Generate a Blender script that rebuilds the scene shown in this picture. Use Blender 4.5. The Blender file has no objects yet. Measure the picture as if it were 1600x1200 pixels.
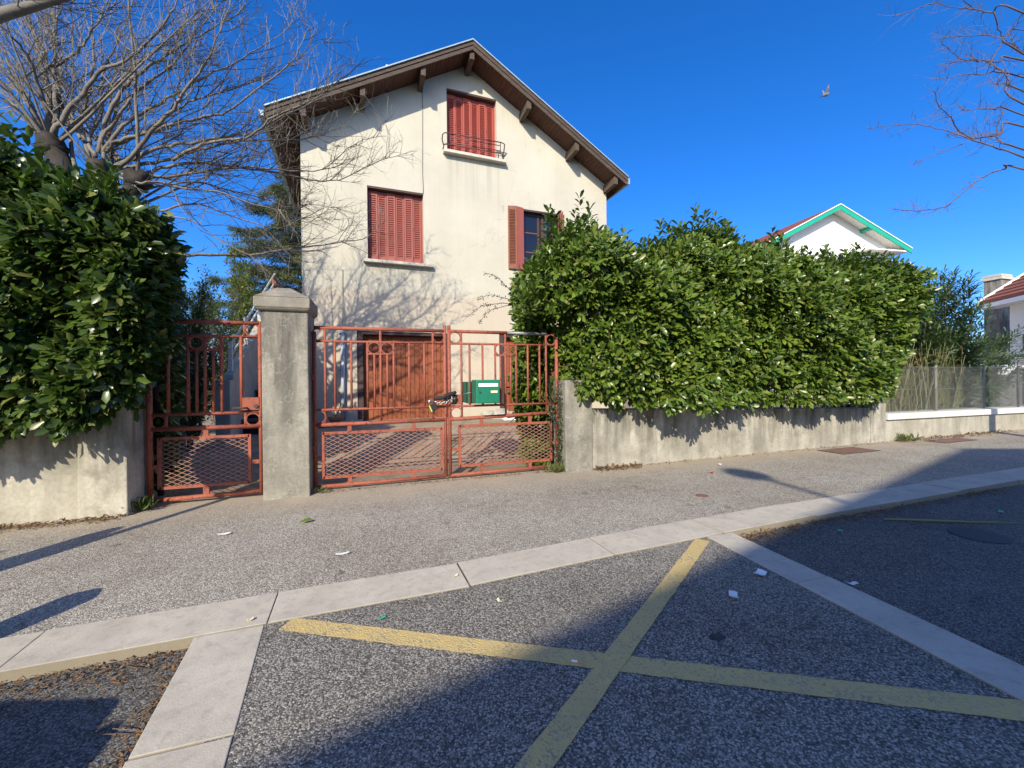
import bpy, bmesh, math, random
import numpy as np
from mathutils import Vector, Matrix

random.seed(11); RNG = np.random.default_rng(7)
S = bpy.context.scene
COL = S.collection
rad = math.radians

# ---------------------------------------------------------------- camera
H = 1.2; FPX = 650.0; YAW = rad(17.3)
ROLL = math.atan(.0102); PITCH = -math.atan(2.5/FPX)
fw = Vector((math.sin(YAW)*math.cos(PITCH), math.cos(YAW)*math.cos(PITCH), math.sin(PITCH)))
r0 = Vector((math.cos(YAW), -math.sin(YAW), 0)); u0 = r0.cross(fw)
cr = math.cos(ROLL)*r0 - math.sin(ROLL)*u0; cu = math.cos(ROLL)*u0 + math.sin(ROLL)*r0
cam_d = bpy.data.cameras.new('camera'); cam = bpy.data.objects.new('camera', cam_d); COL.objects.link(cam)
cam_d.sensor_width = 36; cam_d.lens = 36*FPX/1600; cam_d.clip_end = 3000; cam_d.clip_start = .05
m3 = Matrix((cr, cu, -fw)).transposed()
cam.matrix_world = Matrix.Translation((0, 0, H)) @ m3.to_4x4()
S.camera = cam

# ---------------------------------------------------------------- light
SUN_EL = rad(30); SUN_AZ = rad(30)           # the light travels 30 degrees clockwise from +Y
W = bpy.data.worlds.new('World'); S.world = W; W.use_nodes = True
wn = W.node_tree.nodes; wl = W.node_tree.links
sky = wn.new('ShaderNodeTexSky'); sky.sky_type = 'NISHITA'; sky.sun_disc = False
sky.sun_elevation = SUN_EL; sky.sun_rotation = rad(210)
sky.air_density = 1.0; sky.dust_density = 6.5; sky.ozone_density = 6.0; sky.altitude = 2300
bg = wn['Background']; bg.inputs['Strength'].default_value = .15
hs = wn.new('ShaderNodeHueSaturation'); hs.inputs['Saturation'].default_value = 1.235; hs.inputs['Hue'].default_value = .508
wl.new(sky.outputs[0], hs.inputs['Color']); wl.new(hs.outputs[0], bg.inputs['Color'])
sd = bpy.data.lights.new('sun', 'SUN'); so = bpy.data.objects.new('sun', sd); COL.objects.link(so)
sd.energy = 3.45; sd.angle = rad(.53); sd.color = (1, .915, .745)
ld = Vector((math.sin(SUN_AZ)*math.cos(SUN_EL), math.cos(SUN_AZ)*math.cos(SUN_EL), -math.sin(SUN_EL)))
so.rotation_euler = ld.to_track_quat('-Z', 'Y').to_euler(); so.location = (-20, -30, 30)
S.view_settings.view_transform = 'Standard'; S.view_settings.look = 'None'
S.view_settings.exposure = .9; S.view_settings.gamma = 1; S.view_settings.use_curve_mapping = False

# ---------------------------------------------------------------- materials
class NT:
    def __init__(s, name):
        s.m = bpy.data.materials.new(name); s.m.use_nodes = True
        s.n = s.m.node_tree.nodes; s.l = s.m.node_tree.links; s.p = s.n['Principled BSDF']
    def new(s, t, **k):
        x = s.n.new('ShaderNode'+t)
        for a, b in k.items(): setattr(x, a, b)
        return x
    def put(s, sock, v):
        if hasattr(v, 'is_output'): s.l.new(v, sock)
        else: sock.default_value = v if not (isinstance(v, tuple) and len(v) == 3 and sock.type == 'RGBA') else (*v, 1)
    def pos(s, sc=(1, 1, 1), obj=False):
        g = s.new('TexCoord').outputs['Object'] if obj else s.new('NewGeometry').outputs['Position']
        mp = s.new('Mapping'); s.l.new(g, mp.inputs['Vector']); mp.inputs['Scale'].default_value = sc
        return mp.outputs[0]
    def noise(s, vec, scale, detail=4, rough=.55):
        x = s.new('TexNoise'); s.l.new(vec, x.inputs['Vector']); x.inputs['Scale'].default_value = scale
        x.inputs['Detail'].default_value = detail; x.inputs['Roughness'].default_value = rough
        return x.outputs['Fac']
    def vor(s, vec, scale, feature='F1'):
        x = s.new('TexVoronoi', feature=feature); s.l.new(vec, x.inputs['Vector']); x.inputs['Scale'].default_value = scale
        return x
    def ramp(s, fac, *stops):
        x = s.new('ValToRGB'); s.l.new(fac, x.inputs[0]); e = x.color_ramp.elements
        while len(e) < len(stops): e.new(.5)
        for i, (p, c) in enumerate(stops):
            e[i].position = p; e[i].color = (c, c, c, 1) if isinstance(c, (int, float)) else (*c, 1)
        return x.outputs[0]
    def mix(s, fac, a, b, mode='MIX'):
        x = s.new('Mix', data_type='RGBA', blend_type=mode)
        s.put(x.inputs[0], fac); s.put(x.inputs[6], a); s.put(x.inputs[7], b)
        return x.outputs[2]
    def math(s, op, a, b=0.0):
        x = s.new('Math', operation=op); s.put(x.inputs[0], a); s.put(x.inputs[1], b); return x.outputs[0]
    def bump(s, h, strength=.3, dist=.01):
        x = s.new('Bump'); x.inputs['Strength'].default_value = strength; x.inputs['Distance'].default_value = dist
        s.l.new(h, x.inputs['Height']); s.l.new(x.outputs[0], s.p.inputs['Normal'])
    def out(s, col, rough=.8, metal=0, spec=.5):
        s.put(s.p.inputs['Base Color'], col); s.put(s.p.inputs['Roughness'], rough)
        s.p.inputs['Metallic'].default_value = metal; s.p.inputs['Specular IOR Level'].default_value = spec
        return s.m

def simple(name, c1, c2=None, scale=6, rough=.7, bump=0, bscale=60, metal=0, stretch=(1, 1, 1), spec=.5, obj=False):
    t = NT(name); v = t.pos(stretch, obj)
    c2 = c2 or tuple(x*.8 for x in c1)
    n = t.noise(v, scale, 5, .6)
    col = t.mix(t.ramp(n, (.3, 0), (.7, 1)), c1, c2)
    if bump: t.bump(t.noise(v, bscale, 4), bump, .01)
    return t.out(col, rough, metal, spec)

def asphalt(name, dark, mid, light, scale, patch, speck=.2, dirt=None, crack=.5):
    t = NT(name); v = t.pos()
    a = t.vor(v, scale); b = t.vor(v, scale*.45)
    w = t.new('SeparateColor'); t.l.new(a.outputs['Color'], w.inputs[0])
    w2 = t.new('SeparateColor'); t.l.new(b.outputs['Color'], w2.inputs[0])
    stone = t.ramp(w.outputs[0], (0, dark), (.45, mid), (.8, light), (1, tuple(min(1, x*1.4) for x in light)))
    edge = t.ramp(a.outputs['Distance'], (.25, 1), (.6, .5))
    c = t.mix(.7, stone, edge, 'MULTIPLY')
    big = t.ramp(w2.outputs[1], (1-speck, 0), (1-speck+.02, 1))
    bd = t.ramp(b.outputs['Distance'], (.28, 1), (.36, 0))
    c = t.mix(t.math('MULTIPLY', t.math('MULTIPLY', big, bd), .6), c, tuple(min(1, x*1.35) for x in light))
    # binder-rich and worn areas, bleached patches, stains
    n = t.noise(v, .55, 7, .62); n2 = t.noise(v, 3.4, 6, .65); n3 = t.noise(v, 1.7, 7, .7)
    c = t.mix(t.math('MULTIPLY', t.ramp(n, (.42, 0), (.6, 1)), .75), c, t.mix(1.0, c, patch, 'MULTIPLY'))
    c = t.mix(t.math('MULTIPLY', t.ramp(n2, (.5, 0), (.72, 1)), .45), c, t.mix(1.0, c, (.6, .57, .53), 'MULTIPLY'))
    c = t.mix(t.math('MULTIPLY', t.ramp(n3, (.55, 0), (.72, 1)), .35), c, light)
    sp = t.vor(v, 2.6); sw = t.new('SeparateColor'); t.l.new(sp.outputs['Color'], sw.inputs[0])
    blot = t.math('MULTIPLY', t.ramp(sp.outputs['Distance'], (.05, 1), (.13, 0)), t.ramp(sw.outputs[2], (.72, 0), (.74, 1)))
    c = t.mix(t.math('MULTIPLY', blot, .55), c, t.mix(1.0, c, (.35, .33, .32), 'MULTIPLY'))
    if crack:
        wv = t.new('VectorMath', operation='ADD'); nz = t.new('TexNoise'); nz.inputs['Scale'].default_value = 2.2; nz.inputs['Detail'].default_value = 6
        t.l.new(v, nz.inputs['Vector']); sc = t.new('VectorMath', operation='SCALE'); t.l.new(nz.outputs['Color'], sc.inputs[0]); sc.inputs['Scale'].default_value = .9
        t.l.new(v, wv.inputs[0]); t.l.new(sc.outputs[0], wv.inputs[1])
        ck = t.vor(wv.outputs[0], .62, 'DISTANCE_TO_EDGE')
        k = t.math('MULTIPLY', t.ramp(ck.outputs['Distance'], (.0, 1), (.006, 0)), t.ramp(n2, (.4, 0), (.5, 1)))
        c = t.mix(t.math('MULTIPLY', k, crack), c, (.03, .028, .025))
    if dirt:      # sandy dirt swept against the foot of the walls (world y about 4.9)
        z = t.new('SeparateXYZ'); t.l.new(v, z.inputs[0])
        mr = t.new('MapRange'); mr.inputs[1].default_value = 4.25; mr.inputs[2].default_value = 4.95
        t.l.new(t.math('ADD', z.outputs[1], t.math('MULTIPLY', t.math('SUBTRACT', n2, .5), 1.1)), mr.inputs[0])
        c = t.mix(t.math('MULTIPLY', mr.outputs[0], t.ramp(n3, (.3, .35), (.6, .85))), c, dirt)
    h = t.math('SUBTRACT', 1.0, a.outputs['Distance'])
    t.bump(t.math('ADD', h, t.math('MULTIPLY', w.outputs[1], .5)), .5, .006)
    return t.out(c, .85, 0, .3)

def wall_mat(name, base, pale, dark, zlo, zhi, amount=.8, obj=False):
    t = NT(name); v = t.pos(obj=obj); vs = t.pos((5, 5, .8), obj)
    n = t.noise(v, 1.8, 8, .65); st = t.noise(vs, 1.5, 6, .6); f = t.noise(v, 35, 4, .6)
    z = t.new('SeparateXYZ'); t.l.new(v, z.inputs[0])
    mr = t.new('MapRange'); t.l.new(z.outputs[2], mr.inputs[0]); mr.inputs[1].default_value = zlo; mr.inputs[2].default_value = zhi
    c = t.mix(t.ramp(n, (.4, 0), (.62, 1)), base, pale)
    k = t.math('MULTIPLY', t.ramp(st, (.38, 0), (.66, 1)), t.math('ADD', t.math('MULTIPLY', mr.outputs[0], .8), .25))
    k = t.math('MULTIPLY', k, amount)
    k2 = t.math('MULTIPLY', t.ramp(t.noise(v, 4.2, 8, .7), (.5, 0), (.68, 1)), amount*.55)
    c = t.mix(k, c, dark); c = t.mix(k2, c, dark)
    c = t.mix(t.math('MULTIPLY', t.ramp(f, (.35, 1), (.6, 0)), .22), c, dark)
    t.bump(t.math('ADD', f, t.math('MULTIPLY', n, 2.0)), .35, .012)
    return t.out(c, .9, 0, .2)

def leaf_mat(name, cols, rough=.32, trans=.18, spec=.5, tcol=(.12, .25, .02)):
    t = NT(name); g = t.new('NewGeometry'); oi = t.new('ObjectInfo')
    r = t.math('FRACT', t.math('ADD', g.outputs['Random Per Island'], t.math('MULTIPLY', oi.outputs['Random'], 1.0)))
    n = len(cols)
    c = t.ramp(r, *[(i/(n-1), c) for i, c in enumerate(cols)])
    big = t.noise(t.pos(), 1.2, 3)
    c = t.mix(t.math('MULTIPLY', t.ramp(big, (.4, 0), (.7, 1)), .35), c, t.mix(1.0, c, (1.25, 1.2, .8), 'MULTIPLY'))
    back = t.mix(.55, c, (.13, .2, .06))
    c = t.mix(g.outputs['Backfacing'], c, back)
    t.out(c, rough, 0, spec)
    tr = t.new('BsdfTranslucent'); tr.inputs[0].default_value = (*tcol, 1)
    mx = t.new('MixShader'); mx.inputs[0].default_value = trans
    t.l.new(t.p.outputs[0], mx.inputs[1]); t.l.new(tr.outputs[0], mx.inputs[2])
    t.l.new(mx.outputs[0], t.n['Material Output'].inputs[0])
    return t.m

MT = {}
MT['pavement'] = asphalt('pavement_asphalt', (.20, .176, .14), (.39, .348, .282), (.58, .53, .44), 150, (.80, .77, .73), .22, (.42, .345, .25))
MT['bay'] = asphalt('bay_asphalt', (.09, .083, .071), (.205, .189, .161), (.42, .385, .32), 150, (.78, .77, .75), .25)
MT['road'] = asphalt('road_asphalt', (.06, .058, .054), (.13, .125, .115), (.25, .235, .205), 150, (.78, .78, .77), .15)
def kerbm():
    t = NT('kerb_stone'); v = t.pos(); n = t.noise(v, 4, 7, .6); f = t.noise(v, 130, 3, .6); k = t.noise(v, 17, 6, .7)
    oi = t.new('ObjectInfo')
    c = t.mix(t.ramp(n, (.35, 0), (.68, 1)), (.57, .515, .41), (.435, .39, .31))
    c = t.mix(t.math('MULTIPLY', oi.outputs['Random'], .35), c, (.5, .44, .36))
    c = t.mix(t.math('MULTIPLY', t.ramp(k, (.5, 0), (.7, 1)), .5), c, (.27, .24, .195))
    c = t.mix(t.math('MULTIPLY', t.ramp(f, (.35, 1), (.55, 0)), .25), c, (.3, .27, .23))
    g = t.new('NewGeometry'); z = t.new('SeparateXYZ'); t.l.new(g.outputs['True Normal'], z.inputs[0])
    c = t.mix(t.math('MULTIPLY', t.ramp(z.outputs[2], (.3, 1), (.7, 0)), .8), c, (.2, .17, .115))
    t.bump(f, .3, .004); return t.out(c, .88, 0, .25)
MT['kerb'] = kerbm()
MT['ground'] = simple('far_ground', (.16, .14, .09), (.1, .11, .05), .6, .95)
def drive():
    t = NT('driveway_earth'); v = t.pos()
    a = t.noise(v, 1.4, 8, .65); b = t.vor(v, 60)
    w = t.new('SeparateColor'); t.l.new(b.outputs['Color'], w.inputs[0])
    c = t.mix(t.ramp(a, (.38, 0), (.62, 1)), (.27, .19, .13), (.33, .27, .2))
    c = t.mix(t.math('MULTIPLY', w.outputs[0], .4), c, (.42, .34, .25))
    gs = t.noise(v, 3.1, 6, .6)
    c = t.mix(t.math('MULTIPLY', t.ramp(gs, (.52, 0), (.62, 1)), .5), c, (.14, .14, .05))
    t.bump(a, .4, .03); return t.out(c, .95, 0, .2)
MT['drive'] = drive()
def paint_y():
    t = NT('worn_yellow_paint'); v = t.pos(); a = t.noise(v, 14, 6, .7); b = t.vor(v, 110)
    c = t.mix(t.ramp(a, (.3, 0), (.75, 1)), (.62, .455, .165), (.5, .385, .18))
    w = t.noise(v, 70, 5, .7)
    c = t.mix(t.math('MULTIPLY', t.ramp(w, (.56, 0), (.7, 1)), .55), c, (.17, .16, .14))
    s = t.new('SeparateColor'); t.l.new(b.outputs['Color'], s.inputs[0])
    wr = t.math('MULTIPLY', t.ramp(s.outputs[0], (.72, 0), (.78, 1)), t.ramp(t.noise(v, 6, 6, .7), (.42, .1), (.62, 1)))
    c = t.mix(t.math('MULTIPLY', wr, .75), c, (.22, .205, .175))
    c = t.mix(t.math('MULTIPLY', t.ramp(t.noise(v, 2.3, 6, .7), (.5, 0), (.7, 1)), .4), c, (.42, .33, .16))
    t.bump(b.outputs['Distance'], .5, .005); return t.out(c, .8, 0, .3)
MT['yellow'] = paint_y()
def scribble(m):
    nt = m.node_tree; p = nt.nodes['Principled BSDF']; l0 = p.inputs['Base Color'].links[0].from_socket
    g = nt.nodes.new('ShaderNodeNewGeometry'); nz = nt.nodes.new('ShaderNodeTexNoise'); nz.inputs['Scale'].default_value = 5; nz.inputs['Detail'].default_value = 3
    nt.links.new(g.outputs['Position'], nz.inputs['Vector'])
    r = nt.nodes.new('ShaderNodeValToRGB'); nt.links.new(nz.outputs['Fac'], r.inputs[0]); e = r.color_ramp.elements
    while len(e) < 4: e.new(.5)
    for i, (q, c) in enumerate(((.488, 0), (.496, .35), (.500, .35), (.507, 0))): e[i].position = q; e[i].color = (c, c, c, 1)
    mx = nt.nodes.new('ShaderNodeMix'); mx.data_type = 'RGBA'; nt.links.new(r.outputs[0], mx.inputs[0]); nt.links.new(l0, mx.inputs[6]); mx.inputs[7].default_value = (.42, .40, .34, 1)
    nt.links.new(mx.outputs[2], p.inputs['Base Color'])
MT['wallR'] = wall_mat('stained_render_wall', (.34, .315, .255), (.5, .47, .39), (.13, .122, .1), .0, .7, 1.0)
MT['wallL'] = wall_mat('mossy_render_wall', (.42, .385, .30), (.53, .49, .395), (.14, .13, .095), .15, .8, .95)
MT['pillar'] = wall_mat('grey_concrete_pillar', (.25, .23, .19), (.37, .345, .275), (.085, .08, .068), .2, 1.6, .9)
MT['lowwall'] = wall_mat('pale_low_wall', (.4, .37, .29), (.48, .45, .37), (.17, .155, .115), .0, .6, .8)
MT['cap'] = wall_mat('pillar_cap_concrete', (.25, .225, .18), (.34, .31, .25), (.10, .09, .07), 1.9, 2.4, .6)
scribble(MT['pillar'])
MT['coping'] = simple('white_coping', (.68, .66, .6), (.55, .53, .48), 5, .7)
MT['whitewall'] = simple('white_render', (.78, .76, .71), (.72, .7, .64), 1.5, .9)
def plaster():
    t = NT('cream_plaster'); v = t.pos(obj=True); vs = t.pos((4, 4, .5), True)
    n = t.noise(v, .9, 7, .6); s = t.noise(vs, 1.2, 6, .6); f = t.noise(v, 22, 4, .6)
    z = t.new('SeparateXYZ'); t.l.new(v, z.inputs[0])
    c = t.mix(t.ramp(n, (.35, 0), (.7, 1)), (.54, .505, .40), (.465, .43, .335))
    low = t.ramp(z.outputs[2], (0, 0), (1, 0))
    mr = t.new('MapRange'); t.l.new(z.outputs[2], mr.inputs[0]); mr.inputs[1].default_value = 3.30; mr.inputs[2].default_value = 3.32
    mr.inputs[3].default_value = 1; mr.inputs[4].default_value = 0
    c = t.mix(t.math('MULTIPLY', mr.outputs[0], .7), c, (.515, .43, .32))
    c = t.mix(t.math('MULTIPLY', t.ramp(s, (.52, 0), (.72, 1)), .3), c, (.5, .46, .37))
    c = t.mix(t.math('MULTIPLY', t.ramp(t.noise(v, 3.2, 8, .7), (.58, 0), (.72, 1)), .3), c, (.55, .51, .42))
    m2 = t.new('MapRange'); t.l.new(z.outputs[2], m2.inputs[0]); m2.inputs[1].default_value = .3; m2.inputs[2].default_value = .9
    m2.inputs[3].default_value = 1; m2.inputs[4].default_value = 0
    c = t.mix(t.math('MULTIPLY', m2.outputs[0], t.ramp(n, (.3, .1), (.6, .55))), c, (.45, .41, .34))
    # rain streaks under the sills and along the verge, hairline cracks
    s2 = t.noise(t.pos((9, 9, .28), True), 1.0, 5, .6)
    c = t.mix(t.math('MULTIPLY', t.ramp(s2, (.55, 0), (.7, 1)), .28), c, (.40, .37, .30))
    for xa, xb, zz in ((1.46, 3.03, 6.72), (-.38, 1.16, 3.94)):
        def rng(sock, lo, hi, soft):
            u_ = t.new('MapRange'); t.l.new(sock, u_.inputs[0]); u_.inputs[1].default_value = lo; u_.inputs[2].default_value = lo+soft
            d_ = t.new('MapRange'); t.l.new(sock, d_.inputs[0]); d_.inputs[1].default_value = hi-soft; d_.inputs[2].default_value = hi; d_.inputs[3].default_value = 1; d_.inputs[4].default_value = 0
            return t.math('MULTIPLY', u_.outputs[0], d_.outputs[0])
        zf = t.new('MapRange'); t.l.new(z.outputs[2], zf.inputs[0]); zf.inputs[1].default_value = zz-1.3; zf.inputs[2].default_value = zz
        up = t.math('LESS_THAN', z.outputs[2], zz)
        mk_ = t.math('MULTIPLY', t.math('MULTIPLY', rng(z.outputs[0], xa, xb, .12), zf.outputs[0]), t.math('MULTIPLY', up, t.ramp(s2, (.4, .1), (.65, 1))))
        c = t.mix(t.math('MULTIPLY', mk_, .5), c, (.30, .275, .22))
    nz = t.new('TexNoise'); nz.inputs['Scale'].default_value = 1.4; nz.inputs['Detail'].default_value = 7; t.l.new(v, nz.inputs['Vector'])
    sc = t.new('VectorMath', operation='SCALE'); t.l.new(nz.outputs['Color'], sc.inputs[0]); sc.inputs['Scale'].default_value = 1.3
    ad = t.new('VectorMath', operation='ADD'); t.l.new(v, ad.inputs[0]); t.l.new(sc.outputs[0], ad.inputs[1])
    ck = t.vor(ad.outputs[0], .42, 'DISTANCE_TO_EDGE')
    c = t.mix(t.math('MULTIPLY', t.math('MULTIPLY', t.ramp(ck.outputs['Distance'], (0, 1), (.005, 0)), t.ramp(n, (.42, 0), (.55, 1))), .5), c, (.25, .22, .17))
    t.bump(t.math('ADD', f, t.math('MULTIPLY', n, 1.5)), .22, .015)
    return t.out(c, .92, 0, .2)
MT['plaster'] = plaster()
MT['shutter'] = simple('red_shutter_paint', (.385, .072, .046), (.32, .07, .05), 4, .55, 0, obj=True)
MT['shutter_faded'] = simple('faded_shutter_paint', (.34, .085, .06), (.27, .085, .062), 5, .65, obj=True)
MT['shutter_brown'] = simple('weathered_shutter', (.24, .085, .04), (.19, .06, .035), 8, .7, obj=True)
MT['gap'] = simple('dark_interior', (.01, .009, .008), None, 2, .9)
MT['frame'] = simple('dark_brown_trim', (.075, .042, .035), (.05, .03, .026), 4, .6, obj=True)
MT['sill'] = simple('concrete_sill', (.58, .54, .45), (.44, .4, .33), 9, .85, .2, 80, obj=True)
def wood(name, c1, c2, c3, st, rough=.75):
    t = NT(name); v = t.pos(st, True); n = t.noise(v, 3, 8, .65); k = t.noise(v, 11, 5, .7)
    c = t.mix(t.ramp(n, (.35, 0), (.65, 1)), c1, c2); c = t.mix(t.math('MULTIPLY', t.ramp(k, (.5, 0), (.75, 1)), .7), c, c3)
    t.bump(n, .4, .01); return t.out(c, rough, 0, .3)
MT['barge'] = wood('weathered_barge_board', (.045, .03, .021), (.09, .064, .046), (.22, .175, .135), (.5, 5, 14))
MT['soffit'] = wood('soffit_board_wood', (.075, .034, .021), (.11, .052, .03), (.05, .024, .017), (1, .6, 8))
MT['purlin'] = wood('purlin_wood', (.075, .052, .036), (.12, .086, .06), (.045, .032, .023), (8, .8, 8))
def garage():
    t = NT('stained_garage_wood'); v = t.pos((9, 9, .7), True); g = t.new('NewGeometry'); oi = t.new('ObjectInfo')
    n = t.noise(v, 3, 7, .65)
    c = t.mix(t.ramp(n, (.3, 0), (.7, 1)), (.29, .082, .034), (.22, .06, .027))
    c = t.mix(t.math('MULTIPLY', oi.outputs['Random'], .5), c, (.34, .115, .05))
    t.bump(n, .3, .006); return t.out(c, .6, 0, .35)
MT['garage'] = garage()
MT['zinc'] = simple('zinc_edge', (.36, .44, .47), (.29, .36, .39), 6, .5, 0, metal=.2, obj=True)
MT['rooftile'] = simple('roof_tile_brown', (.2, .09, .06), (.14, .07, .05), 5, .85, obj=True)
MT['glass'] = simple('window_glass', (.012, .014, .018), (.008, .01, .013), 2, .06, spec=.7, obj=True)
def rust(name, c1, c2, c3, amt):
    t = NT(name); v = t.pos(); n = t.noise(v, 7, 6, .65); k = t.noise(v, 28, 6, .7)
    c = t.mix(t.ramp(n, (.35, 0), (.68, 1)), c1, c2)
    rn = t.noise(t.pos((22, 22, 2.2)), 1.6, 5, .65)
    c = t.mix(t.math('MULTIPLY', t.ramp(rn, (.52, 0), (.66, 1)), amt*.6), c, tuple(.55*x+.45*y for x, y in zip(c3, c1)))
    c = t.mix(t.math('MULTIPLY', t.ramp(k, (.54, 0), (.62, 1)), amt), c, c3)
    ch = t.noise(v, 55, 4, .7)
    c = t.mix(t.math('MULTIPLY', t.ramp(ch, (.64, 0), (.7, 1)), .55), c, (.4, .25, .18))
    t.bump(k, .35, .003); return t.out(c, .68, 0, .35)
MT['gate'] = rust('rusty_red_paint', (.28, .072, .041), (.35, .102, .062), (.09, .042, .028), .9)
MT['wire'] = rust('rusty_pink_wire', (.37, .2, .15), (.31, .15, .11), (.25, .17, .14), .5)
MT['galv'] = simple('galvanised_pipe', (.27, .28, .28), (.2, .21, .21), 9, .5, metal=.4)
MT['rail'] = simple('brown_railing_paint', (.13, .05, .045), (.09, .04, .035), 9, .5, obj=True)
MT['green_box'] = simple('green_mailbox_paint', (.012, .18, .1), (.014, .15, .085), 8, .38, obj=True)
MT['white_label'] = simple('white_label', (.85, .84, .8), (.76, .75, .7), 9, .5)
MT['cream_label'] = simple('cream_label', (.8, .7, .42), (.75, .65, .4), 9, .5)
MT['black'] = simple('black_fabric', (.012, .012, .013), (.02, .02, .02), 30, .8, .5, 90)
MT['lime'] = simple('lime_lock_edge', (.5, .72, .12), (.45, .65, .1), 9, .5)
MT['steel'] = simple('steel', (.55, .55, .55), (.4, .4, .4), 20, .3, metal=.9)
MT['pipe'] = simple('grey_pipe', (.42, .46, .52), (.36, .39, .44), 4, .5)
MT['cable'] = simple('grey_cable', (.3, .28, .24), None, 4, .6)
MT['bark_dark'] = wood('dark_bark', (.022, .018, .014), (.045, .036, .027), (.012, .01, .008), (3, 3, 1))
MT['bark_pale'] = simple('pale_shoot_bark', (.215, .19, .15), (.105, .09, .07), 3.5, .85, .4, 40)
MT['bark_red'] = simple('reddish_twig_bark', (.15, .1, .085), (.1, .065, .06), 4, .8)
MT['laurel'] = leaf_mat('laurel_leaf', [(0.047, 0.081, 0.011), (0.074, 0.125, 0.014), (0.105, 0.164, 0.018), (0.137, 0.194, 0.023), (0.084, 0.137, 0.016), (0.053, 0.093, 0.014), (0.095, 0.153, 0.017), (0.064, 0.110, 0.014), (0.116, 0.169, 0.021), (0.168, 0.194, 0.034), (0.168, 0.194, 0.057)], .34, .12)
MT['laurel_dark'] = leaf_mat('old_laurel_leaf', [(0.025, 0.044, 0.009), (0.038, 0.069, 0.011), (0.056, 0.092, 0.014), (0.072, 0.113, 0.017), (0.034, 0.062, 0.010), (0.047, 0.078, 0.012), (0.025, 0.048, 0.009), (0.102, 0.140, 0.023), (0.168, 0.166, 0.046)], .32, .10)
MT['conifer'] = leaf_mat('cedar_needle', [(.045, .055, .022), (.065, .078, .028), (.085, .095, .036), (.11, .11, .045)], .6, .1)
MT['bush'] = leaf_mat('small_bush_leaf', [(.05, .07, .025), (.08, .095, .035), (.1, .105, .04), (.05, .06, .03)], .5, .2)
MT['bush_dark'] = leaf_mat('dark_bush_leaf', [(.025, .04, .018), (.04, .06, .025), (.06, .075, .03)], .5, .15)
MT['yellowbush'] = leaf_mat('yellow_bush_leaf', [(.15, .15, .04), (.19, .18, .05), (.11, .12, .035)], .5, .3)
MT['oleander'] = leaf_mat('oleander_leaf', [(.03, .055, .022), (.05, .085, .028), (.075, .11, .035), (.045, .05, .04)], .4, .15)
MT['grass'] = leaf_mat('grass_blade', [(.06, .1, .02), (.1, .14, .03), (.16, .15, .06), (.07, .11, .02)], .5, .3)
MT['drygrass'] = leaf_mat('dry_grass_blade', [(.14, .15, .04), (.22, .19, .08), (.11, .14, .03)], .5, .3)
MT['dryleaf'] = leaf_mat('dry_leaf', [(.12, .06, .03), (.2, .11, .05), (.3, .19, .1), (.08, .045, .03), (.26, .13, .06)], .75, .1, .2, (.2, .1, .03))
MT['reed'] = leaf_mat('dry_stalk', [(.3, .23, .15), (.4, .31, .2), (.18, .12, .075), (.24, .17, .1)], .8, .1, .2, (.3, .2, .1))
MT['greenfascia'] = simple('green_fascia_paint', (.012, .36, .23), (.015, .31, .2), 3, .5)
MT['redtile'] = simple('red_roof_tile', (.33, .1, .055), (.24, .07, .045), 9, .85)
MT['concrete'] = simple('stair_concrete', (.5, .47, .4), (.36, .33, .27), 4, .9, .3, 50)
MT['step'] = simple('step_concrete', (.1, .095, .085), (.06, .056, .05), 5, .9)
MT['riser'] = simple('shade_black_riser', (.022, .021, .02), None, 5, .9)  # near-black colour stands in for the shade in the gaps between treads
MT['iron'] = rust('rusty_iron_cover', (.17, .09, .07), (.23, .13, .1), (.1, .06, .05), .6)
MT['ironr'] = simple('dark_iron_cover', (.05, .048, .046), (.035, .034, .034), 9, .6)
MT['paper'] = simple('paper_scrap', (.8, .8, .78), (.7, .7, .7), 9, .7)
MT['orange'] = simple('cigarette_filter', (.6, .32, .12), None, 9, .8)
MT['plastic_green'] = simple('green_plastic_shard', (.02, .5, .3), None, 9, .4)
MT['carpaint'] = simple('white_car_paint', (.75, .76, .78), (.72, .73, .75), 2, .3)
MT['carblue'] = simple('blue_car_paint', (.05, .08, .16), None, 2, .3)
MT['rubber'] = simple('tyre_rubber', (.02, .02, .02), None, 9, .8)
MT['screen'] = simple('grey_screen_fabric', (.14, .135, .125), (.1, .1, .095), 3, .9)
MT['terra'] = simple('terracotta', (.42, .19, .09), None, 6, .8)
MT['twig'] = simple('brown_twig', (.12, .075, .045), (.2, .13, .08), 30, .85)
MT['stone'] = simple('field_stone', (.42, .39, .33), (.28, .26, .22), 8, .9, .5, 25)
MT['sign_red'] = simple('sign_red', (.55, .03, .03), None, 3, .4)
MT['feather'] = simple('grey_feather', (.1, .098, .095), (.22, .21, .2), 14, .8)
MT['feather_d'] = simple('dark_feather', (.06, .06, .065), None, 14, .8)

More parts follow.
